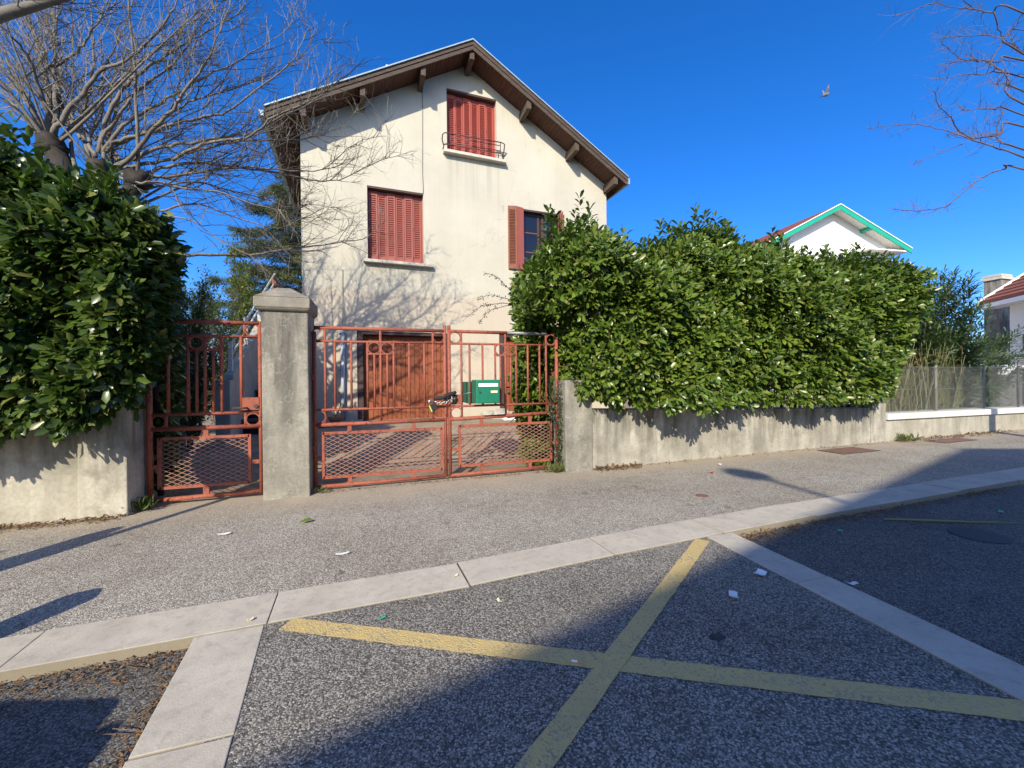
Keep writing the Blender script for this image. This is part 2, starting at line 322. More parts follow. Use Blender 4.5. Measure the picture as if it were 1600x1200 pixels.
# ---------------------------------------------------------------- helpers
ORI = {}
def tag(o, label=None, cat=None, group=None, kind=None):
    if label: o['label'] = label
    if cat: o['category'] = cat
    if group: o['group'] = group
    if kind: o['kind'] = kind
    return o
def emp(name, loc, label=None, cat=None, group=None, kind=None, rz=0):
    o = bpy.data.objects.new(name, None); COL.objects.link(o); o.location = loc; o.rotation_euler = (0, 0, rz)
    o.empty_display_size = .2
    ORI[o] = Vector((0, 0, 0)) if rz else Vector(loc)
    return tag(o, label, cat, group, kind)
def link(name, me, parent=None, loc=None):
    o = bpy.data.objects.new(name, me); COL.objects.link(o)
    if parent is not None:
        o.parent = parent; ORI[o] = ORI[parent]
    if loc is not None: o.location = loc
    return o
def frame(d):
    d = d.normalized(); a = Vector((0, 0, 1)) if abs(d.z) < .9 else Vector((1, 0, 0))
    x = d.cross(a).normalized(); return x, x.cross(d).normalized()
class MB:
    def __init__(s): s.v = []; s.f = []
    def add(s, vs, fs):
        b = len(s.v); s.v += [tuple(p) for p in vs]; s.f += [tuple(i+b for i in f) for f in fs]; return s
    def hexa(s, p):       # bottom 4 then top 4, both counter-clockwise from above
        return s.add(p, [(3, 2, 1, 0), (4, 5, 6, 7), (0, 1, 5, 4), (1, 2, 6, 5), (2, 3, 7, 6), (3, 0, 4, 7)])
    def box(s, a, b):
        x0, y0, z0 = a; x1, y1, z1 = b
        return s.hexa([(x0, y0, z0), (x1, y0, z0), (x1, y1, z0), (x0, y1, z0), (x0, y0, z1), (x1, y0, z1), (x1, y1, z1), (x0, y1, z1)])
    def bar(s, p, q, w, h, up=(0, 0, 1)):   # rectangular bar between two points
        p = Vector(p); q = Vector(q); d = (q-p).normalized(); x = d.cross(Vector(up)).normalized(); y = x.cross(d)
        c = [x*(a*w/2)+y*(b*h/2) for a, b in ((-1, -1), (1, -1), (1, 1), (-1, 1))]
        return s.add([p+k for k in c]+[q+k for k in c], [(0, 1, 2, 3), (7, 6, 5, 4), (0, 4, 5, 1), (1, 5, 6, 2), (2, 6, 7, 3), (3, 7, 4, 0)])
    def tube(s, pts, r, n=8, caps=True):
        pts = [Vector(p) for p in pts]; k = len(pts); b = len(s.v)
        rs = [r]*k if isinstance(r, (int, float)) else r
        x = None
        for i, p in enumerate(pts):
            d = (pts[min(i+1, k-1)]-pts[max(i-1, 0)])
            if d.length < 1e-9: d = Vector((0, 0, 1))
            d.normalize()
            if x is None: x, y = frame(d)
            else:
                x = (x-d*x.dot(d))
                if x.length < 1e-6: x, y = frame(d)
                x.normalize(); y = x.cross(d)
            for j in range(n):
                a = 2*math.pi*j/n
                q = p+(x*math.cos(a)+y*math.sin(a))*rs[i]; s.v.append((q.x, q.y, q.z))
        for i in range(k-1):
            for j in range(n):
                s.f.append((b+i*n+j, b+i*n+(j+1) % n, b+(i+1)*n+(j+1) % n, b+(i+1)*n+j))
        if caps and n > 2:
            s.f.append(tuple(b+j for j in reversed(range(n)))); s.f.append(tuple(b+(k-1)*n+j for j in range(n)))
        return s
    def ring(s, c, R, w, t, axis='y', n=24):   # flat band ring: radius R, band depth w along axis, thickness t
        b = len(s.v)
        for i in range(n):
            a = 2*math.pi*i/n
            for rr, d in ((R-t/2, -w/2), (R+t/2, -w/2), (R+t/2, w/2), (R-t/2, w/2)):
                s.v.append((c[0]+rr*math.cos(a), c[1]+d, c[2]+rr*math.sin(a)))
        for i in range(n):
            j = (i+1) % n
            for k in range(4):
                s.f.append((b+i*4+k, b+j*4+k, b+j*4+(k+1) % 4, b+i*4+(k+1) % 4))
        return s
    def blob(s, c, r, n=10, m=7, jit=.15, sq=(1, 1, 1), seed=0):
        rr = random.Random(seed); b = len(s.v); c = Vector(c)
        s.v.append(tuple(c+Vector((0, 0, -r*sq[2]))))
        for i in range(1, m):
            for j in range(n):
                th = math.pi*i/m-math.pi/2; ph = 2*math.pi*j/n; k = r*(1+rr.uniform(-jit, jit))
                s.v.append((c.x+k*sq[0]*math.cos(th)*math.cos(ph), c.y+k*sq[1]*math.cos(th)*math.sin(ph), c.z+k*sq[2]*math.sin(th)))
        s.v.append(tuple(c+Vector((0, 0, r*sq[2])))); t = len(s.v)-1
        for j in range(n): s.f.append((b, b+1+(j+1) % n, b+1+j)); s.f.append((t, t-n+j, t-n+(j+1) % n))
        for i in range(m-2):
            for j in range(n): s.f.append((b+1+i*n+j, b+1+i*n+(j+1) % n, b+1+(i+1)*n+(j+1) % n, b+1+(i+1)*n+j))
        return s
    def prism(s, poly, z0, z1):   # vertical prism on a ground polygon (ccw)
        n = len(poly); zf0 = z0 if callable(z0) else (lambda x, y: z0); zf1 = z1 if callable(z1) else (lambda x, y: z1)
        vs = [(x, y, zf0(x, y)) for x, y in poly]+[(x, y, zf1(x, y)) for x, y in poly]
        return s.add(vs, [tuple(reversed(range(n))), tuple(range(n, 2*n))]+[(i, (i+1) % n, n+(i+1) % n, n+i) for i in range(n)])
    def build(s, name, mat, parent=None, smooth=False, bevel=0, seg=2):
        off = ORI[parent] if parent is not None else Vector((0, 0, 0))
        me = bpy.data.meshes.new(name)
        v = np.array(s.v, dtype=float)-np.array(off) if s.v else np.zeros((0, 3))
        me.from_pydata(v.tolist(), [], s.f); me.materials.append(mat if not isinstance(mat, str) else MT[mat])
        if smooth:
            me.polygons.foreach_set('use_smooth', [True]*len(me.polygons))
        o = link(name, me, parent)
        if bevel:
            b = o.modifiers.new('bevel', 'BEVEL'); b.width = bevel; b.segments = seg; b.limit_method = 'ANGLE'
        return o
SLOPE = .012
def gz(u): return SLOPE*max(-15., min(20., u))
def thing(mb, name, mat, label, cat, group=None, kind=None, **k):
    return tag(mb.build(name, mat, **k), label, cat, group, kind)
# ================================================================ GROUND
def interp(xs, ys, x): return float(np.interp(x, xs, ys))
def vb(u): return interp([-20, -1.8, -.6, .46, 1.48, 2.47, 3.4, 5.7, 7.6, 30], [2.2, 2.69, 2.72, 2.745, 2.83, 2.893, 2.945, 3.0, 3.04, 3.5], u)
def vf(u): return vb(u)-.335
def sheet(name, us, v0, v1, dz, mat, nv=1, zf=None):
    m = MB(); rows = []
    for u in us:
        a = v0(u) if callable(v0) else v0; b = v1(u) if callable(v1) else v1
        for j in range(nv+1):
            v = a+(b-a)*j/nv
            m.v.append((u, v, zf(u, v) if zf else gz(u)+dz))
    for i in range(len(us)-1):
        for j in range(nv):
            k = i*(nv+1)+j; m.f.append((k, k+nv+1, k+nv+2, k+1))
    o = m.build(name, mat); o['kind'] = 'structure'; return o
US = [-60, -40, -25, -15, -10, -7, -5, -4, -3, -2, -1, 0, 1, 2, 3, 4, 5, 6, 8, 10, 13, 16, 20, 30, 45, 60]
g = MB().add([(-1500, -1500, -.6), (1500, -1500, -.6), (1500, 1500, -.6), (-1500, 1500, -.6)], [(0, 1, 2, 3)]).build('ground', 'ground'); g['kind'] = 'structure'
sheet('road', US, -7.6, lambda u: vf(u)+.05, -.052, 'road', 4)
sheet('pavement', US, lambda u: vb(u)-.01, lambda u: 5.25, -.006, 'pavement', 3)
sheet('far_pavement', US, -12, -7.5, .05, 'pavement', 2)
def garden(u, v):
    t = max(0., min(1., (v-5.3)/3.6)); t = t*t*(3-2*t); return (gz(u)-.012)*(1-t)+(.36+.4*gz(u))*t
sheet('driveway', [-14, -10, -7, -5, -4, -3, -2, -1, 0, 1, 2, 3, 4, 6, 8, 10, 14, 20, 30, 45], 5.24, 45, 0, 'drive', 60, garden)

# raised bay in front of the gate, with its painted cross
bay = MB().prism([(-.61, -3.5), (2.30, -3.5), (2.32, 2.58), (-.595, 2.41)], lambda x, y: gz(x)-.4, lambda x, y: gz(x)-.006).build('parking_bay', 'bay'); bay['kind'] = 'structure'
mk = MB(); ZS = [0.0]
def stripe(p, q, w):
    n = 90; p = Vector((*p, 0)); q = Vector((*q, 0)); d = (q-p).normalized(); s = Vector((-d.y, d.x, 0))*w/2
    b = len(mk.v)
    for i in range(n+1):
        c = p.lerp(q, i/n)
        for k in (-1, 1):
            a = c+s*k*(1+random.uniform(-.05, .035)); mk.v.append((a.x, a.y, gz(a.x)-.002+ZS[0]))
    for i in range(n): mk.f.append((b+2*i, b+2*i+2, b+2*i+3, b+2*i+1))
stripe((-.478, 2.347), (2.26, .80), .108)
ZS[0] = .0025
stripe((2.236, 2.505), (-.65, .43), .098)
y_ = mk.build('road_marking', 'yellow'); y_['kind'] = 'structure'

kerb = emp('kerb', (0, 2.5, 0), kind='structure')
def stone_obj(poly, zt, parent, name='kerbstone', depth=.3):
    jx, jy = random.uniform(-.004, .004), random.uniform(-.006, .006); poly = [(x+jx, y+jy) for x, y in poly]; zt += random.uniform(-.003, .003)
    m = MB().prism(poly, lambda x, y: gz(x)-depth, lambda x, y: gz(x)+zt)
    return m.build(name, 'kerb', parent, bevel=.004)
js = [-9.0, -7.95, -6.9, -5.85, -4.8, -3.74, -2.68, -1.625, -.59, .462, 1.481, 2.468, 3.5, 4.52, 5.55, 6.6, 7.65, 8.7, 9.75, 10.8, 11.85, 12.9, 13.95, 15, 16.05]
for a, b in zip(js[:-1], js[1:]):
    g_ = .0035; sk = .02
    stone_obj([(a+g_+sk, vf(a)), (b-g_+sk, vf(b)), (b-g_, vb(b)), (a+g_, vb(a))], random.uniform(-.002, .003), kerb)
strip = emp('paving_strip', (0, 1.5, 0), kind='structure')
for a, b in ((2.366, 1.66), (1.650, .75), (.743, -.2), (-.205, -1.2), (-1.205, -2.2), (-2.205, -3.4)):
    k = .04
    stone_obj([(-.80+ (b-1.6)*-.105, b), (-.49+(b-1.52)*-.11, b), (-.49+(a-1.52)*-.11, a), (-.80+(a-1.6)*-.105, a)], 0, strip)
for a, b in ((2.545, 1.80), (1.795, .78), (.775, -.2), (-.205, -1.2), (-1.205, -2.2), (-2.205, -3.4)):
    f = lambda v: 2.20+.066*(v-.9); h = lambda v: 2.465+.055*(v-1.0)
    stone_obj([(f(b), b), (h(b), b), (h(a), a), (f(a), a)], 0.001, strip)

# ================================================================ WALLS AND PILLARS
def pier(name, a, b, z1, mat, label, cat, capf=None, zb=-.25):
    o = emp(name, ((a[0]+b[0])/2, (a[1]+b[1])/2, gz(a[0])), label, cat)
    m = MB(); nz = 6
    MB.box(m, (a[0], a[1], zb), (b[0], b[1], z1)).build('shaft', mat, o, bevel=.012)
    if capf: capf(o)
    return o
def mid_cap(o):
    m = MB(); x0, x1, y0, y1 = -1.275, -.735, 4.915, 5.50
    m.hexa([(x0+.03, y0+.03, 1.985), (x1-.03, y0+.03, 1.985), (x1-.03, y1-.03, 1.985), (x0+.03, y1-.03, 1.985), (x0, y0, 2.015), (x1, y0, 2.015), (x1, y1, 2.015), (x0, y1, 2.015)])
    m.box((x0, y0, 2.0155), (x1, y1, 2.13))
    cx, cy = (x0+x1)/2-.04, (y0+y1)/2
    m.add([(x0, y0, 2.13), (x1, y0, 2.13), (x1, y1, 2.13), (x0, y1, 2.13), (cx-.07, cy, 2.285), (cx+.07, cy, 2.285)], [(0, 1, 5, 4), (1, 2, 5), (2, 3, 4, 5), (3, 0, 4)])
    m.build('cap', 'cap', o, bevel=.012)
pier('gate_pillar', (-1.216, 4.97), (-.765, 5.42), 1.99, 'pillar', 'tall grey concrete pillar with pyramid cap between the two rusty gates', 'gate pillar', mid_cap)
pier('gate_pier', (-2.70, 4.86), (-2.325, 5.30), 1.70, 'wallL', 'concrete pier half hidden by the left laurel hedge beside the small gate', 'gate pier')
pier('gate_pier', (2.255, 4.93), (2.645, 5.33), 1.22, 'pillar', 'short concrete pier at the right end of the driveway gate', 'gate pier')
pier('wall_pier', (8.02, 4.985), (8.38, 5.3), .77, 'wallR', 'short pier ending the stained wall before the white coping', 'wall pier')
thing(MB().box((-9, 4.90, -.4), (-2.705, 5.15, .98)), 'garden_wall', 'wallL', 'low cream rendered wall under the left laurel hedge', 'wall', bevel=.01)
thing(MB().hexa([(2.652, 5.0, -.3), (8.015, 5.0, -.3), (8.015, 5.24, -.3), (2.652, 5.24, -.3), (2.652, 5.0, .83), (8.015, 5.0, .70), (8.015, 5.24, .70), (2.652, 5.24, .83)]),
      'garden_wall', 'wallR', 'long stained concrete wall under the right laurel hedge', 'wall', bevel=.01)
lw = emp('boundary_wall', (10, 5.1, .12), 'low beige wall with white coping under the wire fence', 'wall')
MB().box((8.385, 5.0, -.3), (11.6, 5.22, .475)).build('wall_panel', 'lowwall', lw)
MB().box((11.606, 5.003, -.3), (24, 5.22, .475)).build('wall_panel', 'lowwall', lw)
for a, b in ((8.39, 9.95), (9.955, 11.5), (11.505, 13.4), (13.405, 15.4), (15.405, 24)):
    MB().box((a, 4.955, .478), (b, 5.27, .585)).build('coping', 'coping', lw, bevel=.008)

# ================================================================ GATES
GV = 5.17
def P3(u, z, dv=0): return (u, GV+dv, z)
def pipe(parent, name, a, b, r, mat='gate', dv=0, n=8):
    m = MB().tube([P3(*a, dv), P3(*b, dv)], r, n)
    o = m.build(name, mat, parent, smooth=False)
    o.data.polygons.foreach_set('use_smooth', [len(p.vertices) == 4 for p in o.data.polygons]); return o
def gring(parent, u, z, R=.068):
    return MB().ring((u, GV, z), R, .026, .013).build('ring', 'gate', parent)
def wire_mesh(parent, u0, u1, z0, z1, du=.092, dz=.0455, hole=None):
    m = MB(); k = dz/du
    W_ = u1-u0; Hh = z1-z0
    for s in (1, -1):
        c0 = -int(W_*k/dz)-1 if s > 0 else 0
        c1 = int(Hh/dz)+1 if s > 0 else int((Hh+W_*k)/dz)+1
        for c in range(c0, c1+1):
            # line z = c*dz + s*k*x (x from 0..W)
            xs = []
            b = c*dz
            lo = (0-b)/(s*k); hi = (Hh-b)/(s*k)
            if lo > hi: lo, hi = hi, lo
            xa = max(0, lo); xb = min(W_, hi)
            if xb-xa < .01: continue
            n = max(2, int((xb-xa)/.15)); pts = []
            for i in range(n+1):
                x = xa+(xb-xa)*i/n
                z_ = b+s*k*x
                pts.append((u0+x, GV+.004*s+.004*math.sin(x*9+z_*14), z0+z_))
            m.tube(pts, .0036, 4, False)
    o = m.build('wire_mesh', 'wire', parent); return o
def panel(parent, u0, u1, z0, z1, r=.017):
    for a, b in (((u0, z0), (u1, z0)), ((u0, z1), (u1, z1)), ((u0, z0-.012), (u0, z1+.012)), ((u1, z0-.012), (u1, z1+.012))):
        m = MB().bar(P3(*a), P3(*b), .03, .03, (0, 1, 0)).build('panel_frame', 'gate', parent)
    wire_mesh(parent, u0+.012, u1-.012, z0+.01, z1-.01)
def plate(parent, name, u0, u1, z0, z1, t=.02, dv=0, mat='gate'):
    return MB().box((u0, GV-t/2+dv, z0), (u1, GV+t/2+dv, z1)).build(name, mat, parent)

pg = emp('pedestrian_gate', (-1.8, GV, -.02), 'small rusty red pedestrian gate left of the tall pillar', 'gate')
pipe(pg, 'post', (-2.283, -.02), (-2.283, 1.88), .03); pipe(pg, 'post', (-1.277, .02), (-1.277, 1.89), .02)
pipe(pg, 'rail', (-2.283, 1.872), (-1.277, 1.872), .024); pipe(pg, 'rail', (-2.283, 1.725), (-1.277, 1.725), .016)
pipe(pg, 'rail', (-2.283, .902), (-1.277, .902), .017); pipe(pg, 'rail', (-2.283, .752), (-1.277, .752), .024)
pipe(pg, 'rail', (-2.283, .02), (-1.277, .04), .024)
for u in (-2.118, -1.943, -1.637, -1.456): pipe(pg, 'bar', (u, .902), (u, 1.725), .017)
pipe(pg, 'bar', (-1.79, .902), (-1.79, 1.725), .017)
for u in (-1.867, -1.714): pipe(pg, 'bar', (u, .902), (u, 1.578), .015)
pipe(pg, 'rail', (-1.943, 1.578), (-1.637, 1.578), .013)
for u in (-2.14, -1.42):
    pipe(pg, 'bar', (u, 1.725), (u, 1.872), .017); pipe(pg, 'bar', (u, .752), (u, .902), .017)
for u, z in ((-2.205, 1.798), (-1.348, 1.798), (-2.205, .827), (-1.35, .827), (-1.866, 1.652), (-1.712, 1.652)): gring(pg, u, z, .066)
panel(pg, -2.2, -1.385, .145, .652)
plate(pg, 'bracket', -1.82, -1.765, .66, .745); plate(pg, 'bracket', -1.82, -1.765, .05, .135)
plate(pg, 'bracket', -1.375, -1.29, .345, .385); plate(pg, 'bracket', -2.26, -2.21, .345, .385)
lk = plate(pg, 'lock_plate', -1.445, -1.285, .93, 1.065, .035, -.008)
MB().tube([P3(-1.40, .955, -.03), P3(-1.40, .955, -.075), P3(-1.43, .957, -.08), P3(-1.52, .955, -.08)], .010, 8).build('handle', 'ironr', lk, smooth=True)
MB().tube([P3(-1.315, .972, -.025), P3(-1.315, .972, -.04)], .022, 10).build('lock_cylinder', 'ironr', lk)

def leaf_gate(root, post, bars_full, bars, shorts, rings, u0, u1, stubs, pn, brks, top, low, hinge, galv=None):
    zt, zr, zm, zl = 1.845, 1.692, .908, .745
    s = lambda u: SLOPE*1.0*u
    pipe(root, 'post', (post, .035+s(post)), (post, 1.915), .021)
    pipe(root, 'post', (hinge, .02+s(hinge)), (hinge, 1.80), .024)
    a, b = top
    if galv:
        pipe(root, 'rail', (a, zt), (galv, zt-.002), .021); pipe(root, 'rail', (galv, zt-.002), (b, zt-.004), .0205, 'galv')
    else: pipe(root, 'rail', (a, zt), (b, zt), .021)
    pipe(root, 'rail', (u0, zr), (u1, zr), .014); pipe(root, 'rail', (u0, zm), (u1, zm+s(u1)*.3), .015)
    pipe(root, 'rail', (u0, low[0]), (u1, low[1]), .023)
    for u in bars_full: pipe(root, 'bar', (u, low[0]+(low[1]-low[0])*(u-u0)/(u1-u0)), (u, zt), .014)
    for u in bars: pipe(root, 'bar', (u, zm), (u, zr), .0135)
    for u in shorts: pipe(root, 'bar', (u, zm), (u, 1.55), .0125)
    pipe(root, 'rail', (shorts[0]-.085, 1.55), (shorts[1]+.09, 1.55), .0125)
    for u, z in rings: gring(root, u, z)
    panel(root, *pn)
    for u in brks[0]: plate(root, 'bracket', u-.022, u+.022, pn[3]+.012, low[0]+.01)
    for u in brks[1]: plate(root, 'bracket', u-.022, u+.022, .06+s(u), pn[2]-.01)
    for (x0, x1, z) in brks[2]: plate(root, 'bracket', x0, x1, z-.018, z+.018)
    pipe(root, 'rail', (u0, .04+s(u0)), (u1, .045+s(u1)), .022, 'gate')
lg = emp('driveway_gate', (-.735, GV, 0), 'left leaf of the rusty driveway gate in front of the wooden garage door', 'gate', 'two leaves of the rusty driveway gate')
leaf_gate(lg, .742, (-.622, -.018, .596), (-.519, -.343, -.165, .132, .311, .491), (-.088, .058),
          [(-.688, 1.768), (.664, 1.768), (.664, .825), (-.688, .83), (-.091, 1.622), (.058, 1.622)], -.732, .742, None,
          (-.652, .695, .135, .64), ((-.37, .36), (-.37, .36), ((.71, .735, .37), (-.73, -.66, .37))), (-.735, .742), (.735, .748), -.735)
rg = emp('driveway_gate', (2.24, GV, 0), 'right leaf of the rusty driveway gate with the green mailbox', 'gate', 'two leaves of the rusty driveway gate')
leaf_gate(rg, .795, (.948, 1.523, 2.089), (1.052, 1.22, 1.387, 1.668, 1.83, 1.995), (1.456, 1.593),
          [(.872, 1.765), (2.157, 1.765), (.88, .826), (2.167, .845), (1.455, 1.622), (1.592, 1.622)], .795, 2.235, None,
          (.915, 2.145, .16, .66), ((1.2, 1.85), (1.2, 1.85), ((.82, .9, .37), (2.16, 2.22, .39))), (.795, 2.10), (.748, .79), 2.24, 1.55)
for s_ in (1.25, .45):
    MB().box((-.775, GV-.04, s_), (-.735, GV+.02, s_+.06)).build('hinge', 'gate', lg)
    MB().box((2.24, GV-.04, s_-.1), (2.28, GV+.02, s_-.04)).build('hinge', 'gate', rg)
plate(rg, 'lock_plate', .83, .945, .93, 1.055, .035, -.006)

# chain, black sleeve and padlock hung round the meeting posts
ch = emp('lock_chain', (.76, GV-.06, 1.0), 'steel chain looped round the meeting posts of the driveway gate', 'chain')
cp = [Vector(P3(.60, .965, -.06)), Vector(P3(.66, .955, -.085)), Vector(P3(.73, .965, -.095)), Vector(P3(.79, .985, -.09)), Vector(P3(.84, 1.015, -.06))]
def path_pt(t):
    k = t*(len(cp)-1); i = min(int(k), len(cp)-2); return cp[i].lerp(cp[i+1], k-i)
for i in range(9):
    a = path_pt(i/9); b = path_pt((i+1)/9); d = (b-a).normalized(); x, y = frame(d); s_ = x if i % 2 else y
    c = (a+b)/2; L2 = (b-a).length*.72; pts = []
    for j in range(13):
        an = 2*math.pi*j/12; pts.append(c+d*L2*math.cos(an)+s_*.013*math.sin(an))
    MB().tube(pts, .005, 6, False).build('chain_link', 'steel', ch, smooth=True)
bs = []
for i in range(9):
    t = i/8; bs.append(P3(.605+.26*t, 1.0+.085*t+.007*math.sin(t*13), -.05-.04*math.sin(math.pi*t)))
thing(MB().tube(bs, [.012, .024, .027, .022, .028, .024, .029, .027, .018], 9), 'chain_sleeve', 'black', 'black fabric sleeve crumpled over the gate chain', 'chain cover', smooth=True)
thing(MB().tube([P3(.85, 1.05, -.045), P3(.862, 1.01, -.045), P3(.85, .965, -.03), P3(.815, .94, -.045)], [.012, .024, .026, .012], 9), 'black_strap', 'black', 'black strap hanging down on the right of the gate chain', 'strap', smooth=True)
pl = emp('padlock', (.58, GV-.1, .93), 'black padlock with lime green edge hanging from the gate chain', 'padlock')
tm = Matrix.Translation(P3(.585, .915, -.1)) @ Matrix.Rotation(rad(-24), 4, 'Y')
def tbox(a, b, M):
    m = MB().box(a, b); m.v = [tuple(M @ Vector(p)) for p in m.v]; return m
tbox((-.034, -.02, -.045), (.04, .02, .035), tm).build('lock_body', 'black', pl, bevel=.006)
tbox((-.046, -.021, -.043), (-.0345, .021, .033), tm).build('lock_edge', 'lime', pl)
m = MB().tube([tm @ Vector(p) for p in ((-.03, 0, .035), (-.03, 0, .07), (-.015, 0, .09), (.012, 0, .09), (.025, 0, .07), (.025, 0, .035))], .0075, 8); m.build('shackle', 'steel', pl, smooth=True)

# mailbox pushed through the bars
mb = emp('mailbox', (1.2, 5.0, .94), 'green metal mailbox pushed through the bars of the right gate leaf', 'mailbox')
MB().box((1.068, 4.875, .95), (1.362, 5.145, 1.235)).build('body', 'green_box', mb, bevel=.006)
MB().box((1.04, 5.20, .935), (1.362, 5.60, 1.215)).build('rear_body', 'green_box', mb, bevel=.006)
MB().box((1.09, 5.147, .955), (1.19, 5.198, 1.2)).box((1.25, 5.147, .955), (1.34, 5.198, 1.2)).build('spacer', 'ironr', mb)
dr = MB().box((1.076, 4.862, .957), (1.354, 4.872, 1.227)).build('door', 'green_box', mb, bevel=.004)
MB().box((1.095, 4.856, 1.152), (1.335, 4.861, 1.192)).build('letter_slot', 'white_label', dr)
MB().box((1.245, 4.857, 1.077), (1.33, 4.861, 1.104)).build('name_plate', 'cream_label', dr)
MB().tube([(1.112, 4.861, 1.088), (1.112, 4.852, 1.088)], .012, 12).build('keyhole', 'ironr', dr)
MB().tube([(.955, 5.14, 1.055), (1.0, 5.15, 1.07), (1.06, 5.14, 1.075)], .004, 6).build('tie_wire', 'steel', mb)
# ================================================================ THE HOUSE (local frame: x along the facade, y into the house)
hs_ = emp('house', (0, 10, 0), 'cream plastered gabled house with red louvred shutters and dark wooden eaves', 'house', rz=rad(3.2))
XL, XR, XC, ZA, MS = -1.635, 6.05, 2.06, 9.0, .583
def soff(x): return ZA-MS*abs(x-XC)
OPEN = {'attic': (1.56, 2.825, 6.82, 8.345), 'left': (-.285, .975, 4.035, 5.705), 'right': (3.52, 4.73, 4.10, 5.69), 'garage': (-.54, 1.56, .05, 2.40), 'garage2': (2.84, 4.9, .05, 2.43)}
xs = sorted({XL, XR, XC} | {x for o in OPEN.values() for x in o[:2]})
wm = MB()
for a, b in zip(xs[:-1], xs[1:]):
    hol = sorted([o[2:] for o in OPEN.values() if o[0] < (a+b)/2 < o[1]])
    z = -.5
    for z0, z1 in hol:
        wm.add([(a, 0, z), (b, 0, z), (b, 0, z0), (a, 0, z0)], [(0, 1, 2, 3)]); z = z1
    wm.add([(a, 0, z), (b, 0, z), (b, 0, soff(b)), (a, 0, soff(a))], [(0, 1, 2, 3)])
RD = .16
for x0, x1, z0, z1 in OPEN.values():
    wm.add([(x0, 0, z0), (x0, 0, z1), (x0, RD+.1, z1), (x0, RD+.1, z0)], [(0, 1, 2, 3)])
    wm.add([(x1, 0, z0), (x1, 0, z1), (x1, RD+.1, z1), (x1, RD+.1, z0)], [(3, 2, 1, 0)])
    wm.add([(x0, 0, z1), (x1, 0, z1), (x1, RD+.1, z1), (x0, RD+.1, z1)], [(0, 1, 2, 3)])
    wm.add([(x0, 0, z0), (x1, 0, z0), (x1, RD+.1, z0), (x0, RD+.1, z0)], [(3, 2, 1, 0)])
YB = 9.0
for x in (XL, XR):
    wm.add([(x, 0, -.5), (x, YB, -.5), (x, YB, soff(x)), (x, 0, soff(x))], [(0, 1, 2, 3) if x == XR else (3, 2, 1, 0)])
wm.add([(XL, YB, -.5), (XR, YB, -.5), (XR, YB, soff(XR)), (XC, YB, ZA), (XL, YB, soff(XL))], [(4, 3, 2, 1, 0)])
wm.build('wall', 'plaster', hs_)
# roof
OH = .60; TL, TR = -2.2, 6.33
def slab(x0, x1, d0, d1, y0, y1, m=None):
    m = m or MB(); 
    return m.hexa([(x0, y0, soff(x0)+d0), (x1, y0, soff(x1)+d0), (x1, y1, soff(x1)+d0), (x0, y1, soff(x0)+d0), (x0, y0, soff(x0)+d1), (x1, y0, soff(x1)+d1), (x1, y1, soff(x1)+d1), (x0, y1, soff(x0)+d1)])
rf = MB(); slab(TL, XC, .022, .13, -OH+.035, YB+.6, rf); slab(XC, TR, .022, .13, -OH+.035, YB+.6, rf)
roof = rf.build('roof', 'rooftile', hs_)
# tile courses on the top of the roof
for side, (a, b) in enumerate(((TL, XC), (XC, TR))):
    m = MB(); n = 14
    for i in range(n):
        x0 = a+(b-a)*i/n; x1 = a+(b-a)*(i+1)/n+(.03 if side == 0 else -.0)
        if side == 0: x0 -= .0
        slab(min(x0, x1), min(max(x0, x1), b), .132, .15, -OH+.04, YB+.58, m)
    m.build('tile_course', 'rooftile', roof)['kind'] = 'stuff'
# soffit boards (front verge), run along y: one board per strip
for a, b in ((TL+.02, XC), (XC, TR-.02)):
    n = int(abs(b-a)/.088)
    for i in range(n):
        x0 = a+(b-a)*i/n+.003; x1 = a+(b-a)*(i+1)/n-.003
        slab(x0, x1, 0, .02, -OH+.036, .0, ).build('soffit_board', 'soffit', hs_)
# eave undersides along both sides of the house
m = MB(); n = 7
for i in range(n):
    x0 = TL+(XL-TL)*i/n+.004; x1 = TL+(XL-TL)*(i+1)/n-.004
    slab(x0, x1, 0, .02, .004, YB+.5).build('eave_board', 'soffit', hs_)
slab(XR+.004, TR, 0, .02, .004, YB+.5).build('eave_board', 'soffit', hs_)
# barge boards, two planks each, with zinc edge
for a, b in ((TL, XC), (XC, TR)):
    slab(a, b, -.045, .055, -OH, -OH+.034).build('barge_board', 'barge', hs_, bevel=.004)
    slab(a, b, .057, .150, -OH-.018, -OH+.034).build('barge_board', 'barge', hs_, bevel=.004)
    slab(a, b, .152, .180, -OH-.05, -OH+.06).build('roof_edge_strip', 'zinc', hs_)
MB().box((TL-.09, -OH-.03, soff(TL)-.03), (TL-.004, YB+.6, soff(TL)+.075)).build('gutter', 'zinc', hs_)
MB().box((TR+.004, -OH-.03, soff(TR)-.02), (TR+.05, YB+.6, soff(TR)+.13)).build('gutter', 'zinc', hs_)
MB().tube([(.15, -.45, soff(.15)+.17), (.15, -.45, soff(.15)+.26)], .02, 8).blob((.15, -.45, soff(.15)+.29), .035).build('roof_knob', 'white_label', hs_)
for x in (-1.52, -.365, .925, XC, 3.50, 4.83, 6.0):
    h = .23
    MB().hexa([(x-.055, -.55, soff(x)-h), (x+.055, -.55, soff(x)-h), (x+.055, .0, soff(x)-h-.02), (x-.055, .0, soff(x)-h-.02),
               (x-.055, -.55, min(soff(x-.055), soff(x+.055))-.003), (x+.055, -.55, min(soff(x-.055), soff(x+.055))-.003), (x+.055, 0, min(soff(x-.055), soff(x+.055))-.003), (x-.055, 0, min(soff(x-.055), soff(x+.055))-.003)]).build('purlin', 'purlin', hs_, bevel=.006)
